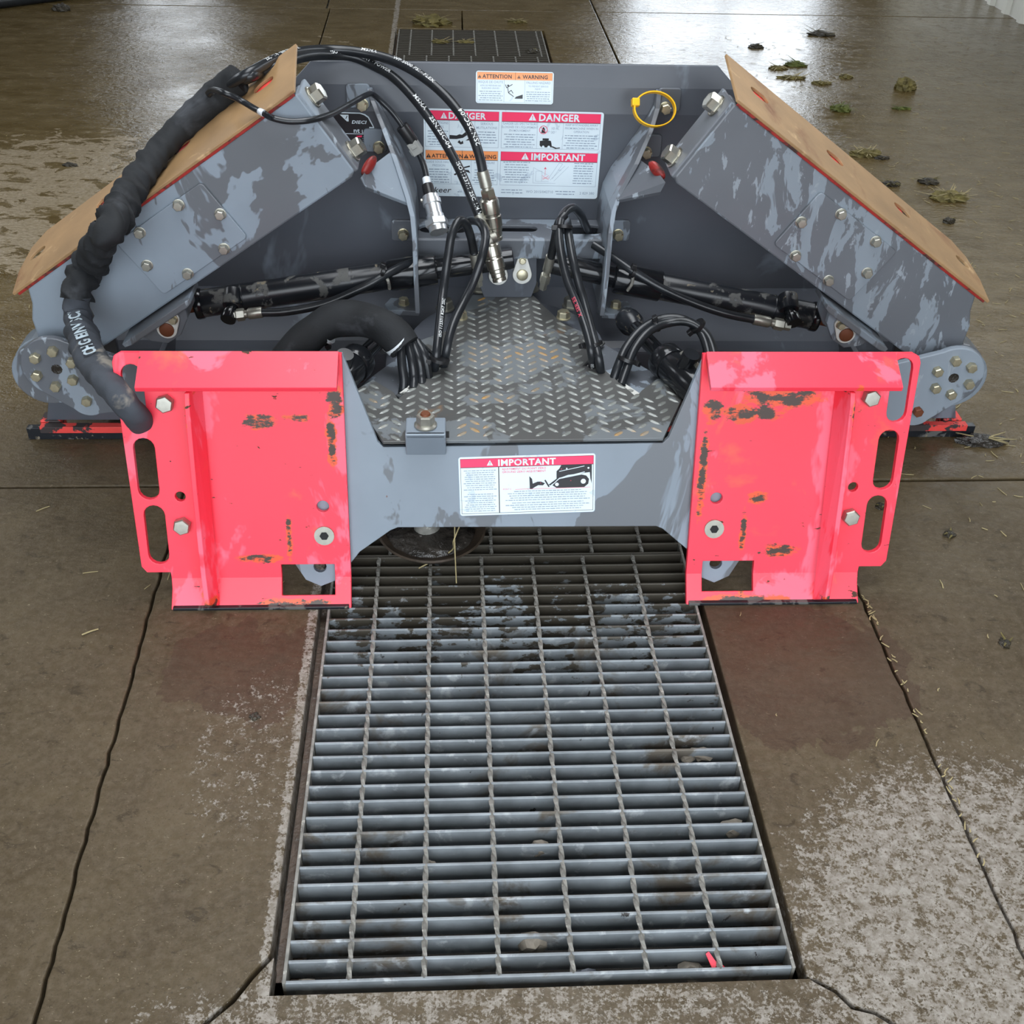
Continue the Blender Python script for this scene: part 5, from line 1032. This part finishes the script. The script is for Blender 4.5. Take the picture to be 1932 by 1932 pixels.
# wedged between the bars, tops just below or above them
ST = [((0.0462, 0.9177, 0), .021, 'brown stone wedged between the bars near the middle of the near grate', 'stone', -.022, .8),
 ((0.0575, 1.0768, 0), .017, 'pale crumbly stone between bars above the brown wedged stone', 'stone', -.020, .7),
 ((0.0575, 1.0453, 0), .012, 'smallest pale chip between the bars below the crumbly stone', 'stone', -.022, .6),
 ((-0.1055, 1.0411, 0), .008, 'tan chip against a cross rod left of the near grate middle', 'stone', -.020, .9),
 ((-0.2605, 0.8461, 0), .014, 'tan pointed stone in the lower left corner of the near grate', 'stone', -.030, 1.0),
 ((-0.233, 0.844, 0), .008, 'grey chip beside the tan pointed stone', 'stone_grey', -.034, .8),
 ((-0.1388, 0.8487, 0), .010, 'white-flecked grey pebble on the ledge left of the middle rods', 'stone_grey', -.032, .8),
 ((0.0661, 0.8651, 0), .007, 'white pebble on the near ledge between two rods', 'stone_grey', -.034, .8),
 ((0.1228, 0.8718, 0), .016, 'bluish grey pebble on the near ledge right of the middle', 'stone_grey', -.028, .8),
 ((0.1607, 0.8731, 0), .008, 'small grey chip right of the bluish pebble', 'stone_grey', -.033, .7),
 ((0.2675, 0.8847, 0), .022, 'pale brown rubble lump beside the red scrap in the drain', 'stone', -.030, .6),
 ((0.3599, 1.128, 0), .020, 'brown block jammed at the right end of the near grate bars', 'stone', -.022, .6),
 ((0.3275, 1.2744, 0), .020, 'flat brown cake between bars right of the near grate middle', 'stone', -.020, .5),
 ((0.3029, 1.2665, 0), .013, 'pale end of the brown cake between bars, beside a cross rod', 'stone', -.020, .5)]
for i, s_ in enumerate(ST): stone(*s_, seed=i)
bm = bmesh.new()
p = Vector((0.2951, 0.8889, 0)); q = Vector((0.3092, 0.8846, 0))
for a, b, w_ in ((p + Vector((-.004, .010, -.004)), p + Vector((.006, -.008, -.010)), .005), (q + Vector((-.004, .004, -.010)), q + Vector((.004, -.006, -.016)), .005)):
    d = (b - a).normalized(); n_ = Vector((-d.y, d.x, .3)).normalized() * w_; t_ = Vector((0, 0, .0015))
    vs = [bm.verts.new(c) for c in (a - n_ * .5, a + n_ * .5, b + n_, b - n_)]; us = [bm.verts.new(v.co + t_) for v in vs]; bm.faces.new(vs); bm.faces.new(us)
    for k in range(4): bm.faces.new((vs[k - 1], vs[k], us[k], us[k - 1]))
tag(done('plastic_scrap', bm, M['red']), 'torn scrap of red plastic caught under a rod at the near end of the grate', 'scrap')
# dark pipe lying on the floor at the far left
tag(tube('floor_hose', [((-2.6403, 5.9859, 0)[0] - .5, (-2.6403, 5.9859, 0)[1] - .42, .03), ((-2.6403, 5.9859, 0)[0], (-2.6403, 5.9859, 0)[1], .03), ((-2.5192, 6.0917, 0)[0], (-2.5192, 6.0917, 0)[1], .03), ((-2.3945, 6.2008, 0)[0], (-2.3945, 6.2008, 0)[1], .03), ((-2.3945, 6.2008, 0)[0] + .3, (-2.3945, 6.2008, 0)[1] + .35, .03)], .03, M['hose'], None, 14, .03), 'dark hose lying on the floor in the far left corner', 'hose')
# fine straw and chaff strewn about: nobody could count it
bm = bmesh.new(); rnd = random.Random(5)
def straw(x, y, L, a, w=.0012, z=.0012):
    d = Vector((math.cos(a), math.sin(a), 0)) * L / 2; n = Vector((-math.sin(a), math.cos(a), 0)) * w; c = Vector((x, y, z)); b_ = n * rnd.uniform(-1.5, 1.5)
    vs = [bm.verts.new(v) for v in (c - d - n, c + b_ - n, c + d - n * .5, c + d + n * .5, c + b_ + n, c - d + n)]; us = [bm.verts.new(v.co + Vector((0, 0, .001))) for v in vs]
    bm.faces.new(us); 
    for k in range(6): bm.faces.new((vs[k - 1], vs[k], us[k], us[k - 1]))
for i in range(900):
    x = rnd.triangular(.75, 2.6, 1.3) if i % 3 else rnd.uniform(-2.2, 2.4); y = rnd.uniform(.8, 6.0) if i % 2 else rnd.uniform(1.6, 4.2)
    lu, lv = ((x + .059) * math.cos(GY) + (y - 1.756) * math.sin(GY), -(x + .059) * math.sin(GY) + (y - 1.756) * math.cos(GY))
    if TU0 < lu < TU1 and TV0 < lv < TV1: continue
    straw(x, y, rnd.uniform(.005, .03), rnd.uniform(0, 3.14), rnd.uniform(.0005, .0012))
for i in range(46):                                      # chaff gathered in the right-hand joint
    v = rnd.uniform(-.75, -.05); u = .737 + rnd.uniform(-.006, .006); p = MG @ Vector((u, v, 0)); straw(p.x, p.y, rnd.uniform(.006, .018), rnd.uniform(.6, 2.4), .0011)
st = done('straw_chaff', bm, M['straw']); tag(st, 'fine pale straw and chaff strewn over the wet floor', 'straw', None, 'stuff')
# long stalks caught on the muddy foot
for pts, lab in (([(-0.1177, 0.1, 0.125), (-0.132, 0.07, 0.104), (-0.1384, 0.1117, 0.045), (-0.2009, 0.108, 0.006)], 'bent pale stalk hanging from the skid foot to the left'), ([(-0.1298, 0.1, 0.1251), (-0.13, 0.075, 0.0872), (-0.1274, 0.0668, 0.002)], 'straight pale stalk hanging down from the front frame')):
    o = tube('straw_stalk', pts, .0013, M['straw'], None, 6, .006); o.matrix_world = MM; tag(o, lab, 'straw', 'stalks under the front frame')
o = tube('straw_stalk', [tuple(MG.inverted() @ Vector(p)) for p in ((*(-0.7709, 1.4903, 0)[:2], .003), (*(-0.7575, 1.4994, 0)[:2], .004), (*(-0.7463, 1.507, 0)[:2], .003))], .0014, M['straw'], None, 6, .004); o.matrix_world = MG; tag(o, 'short pale stalk alone on the floor at left below the red plate', 'straw')
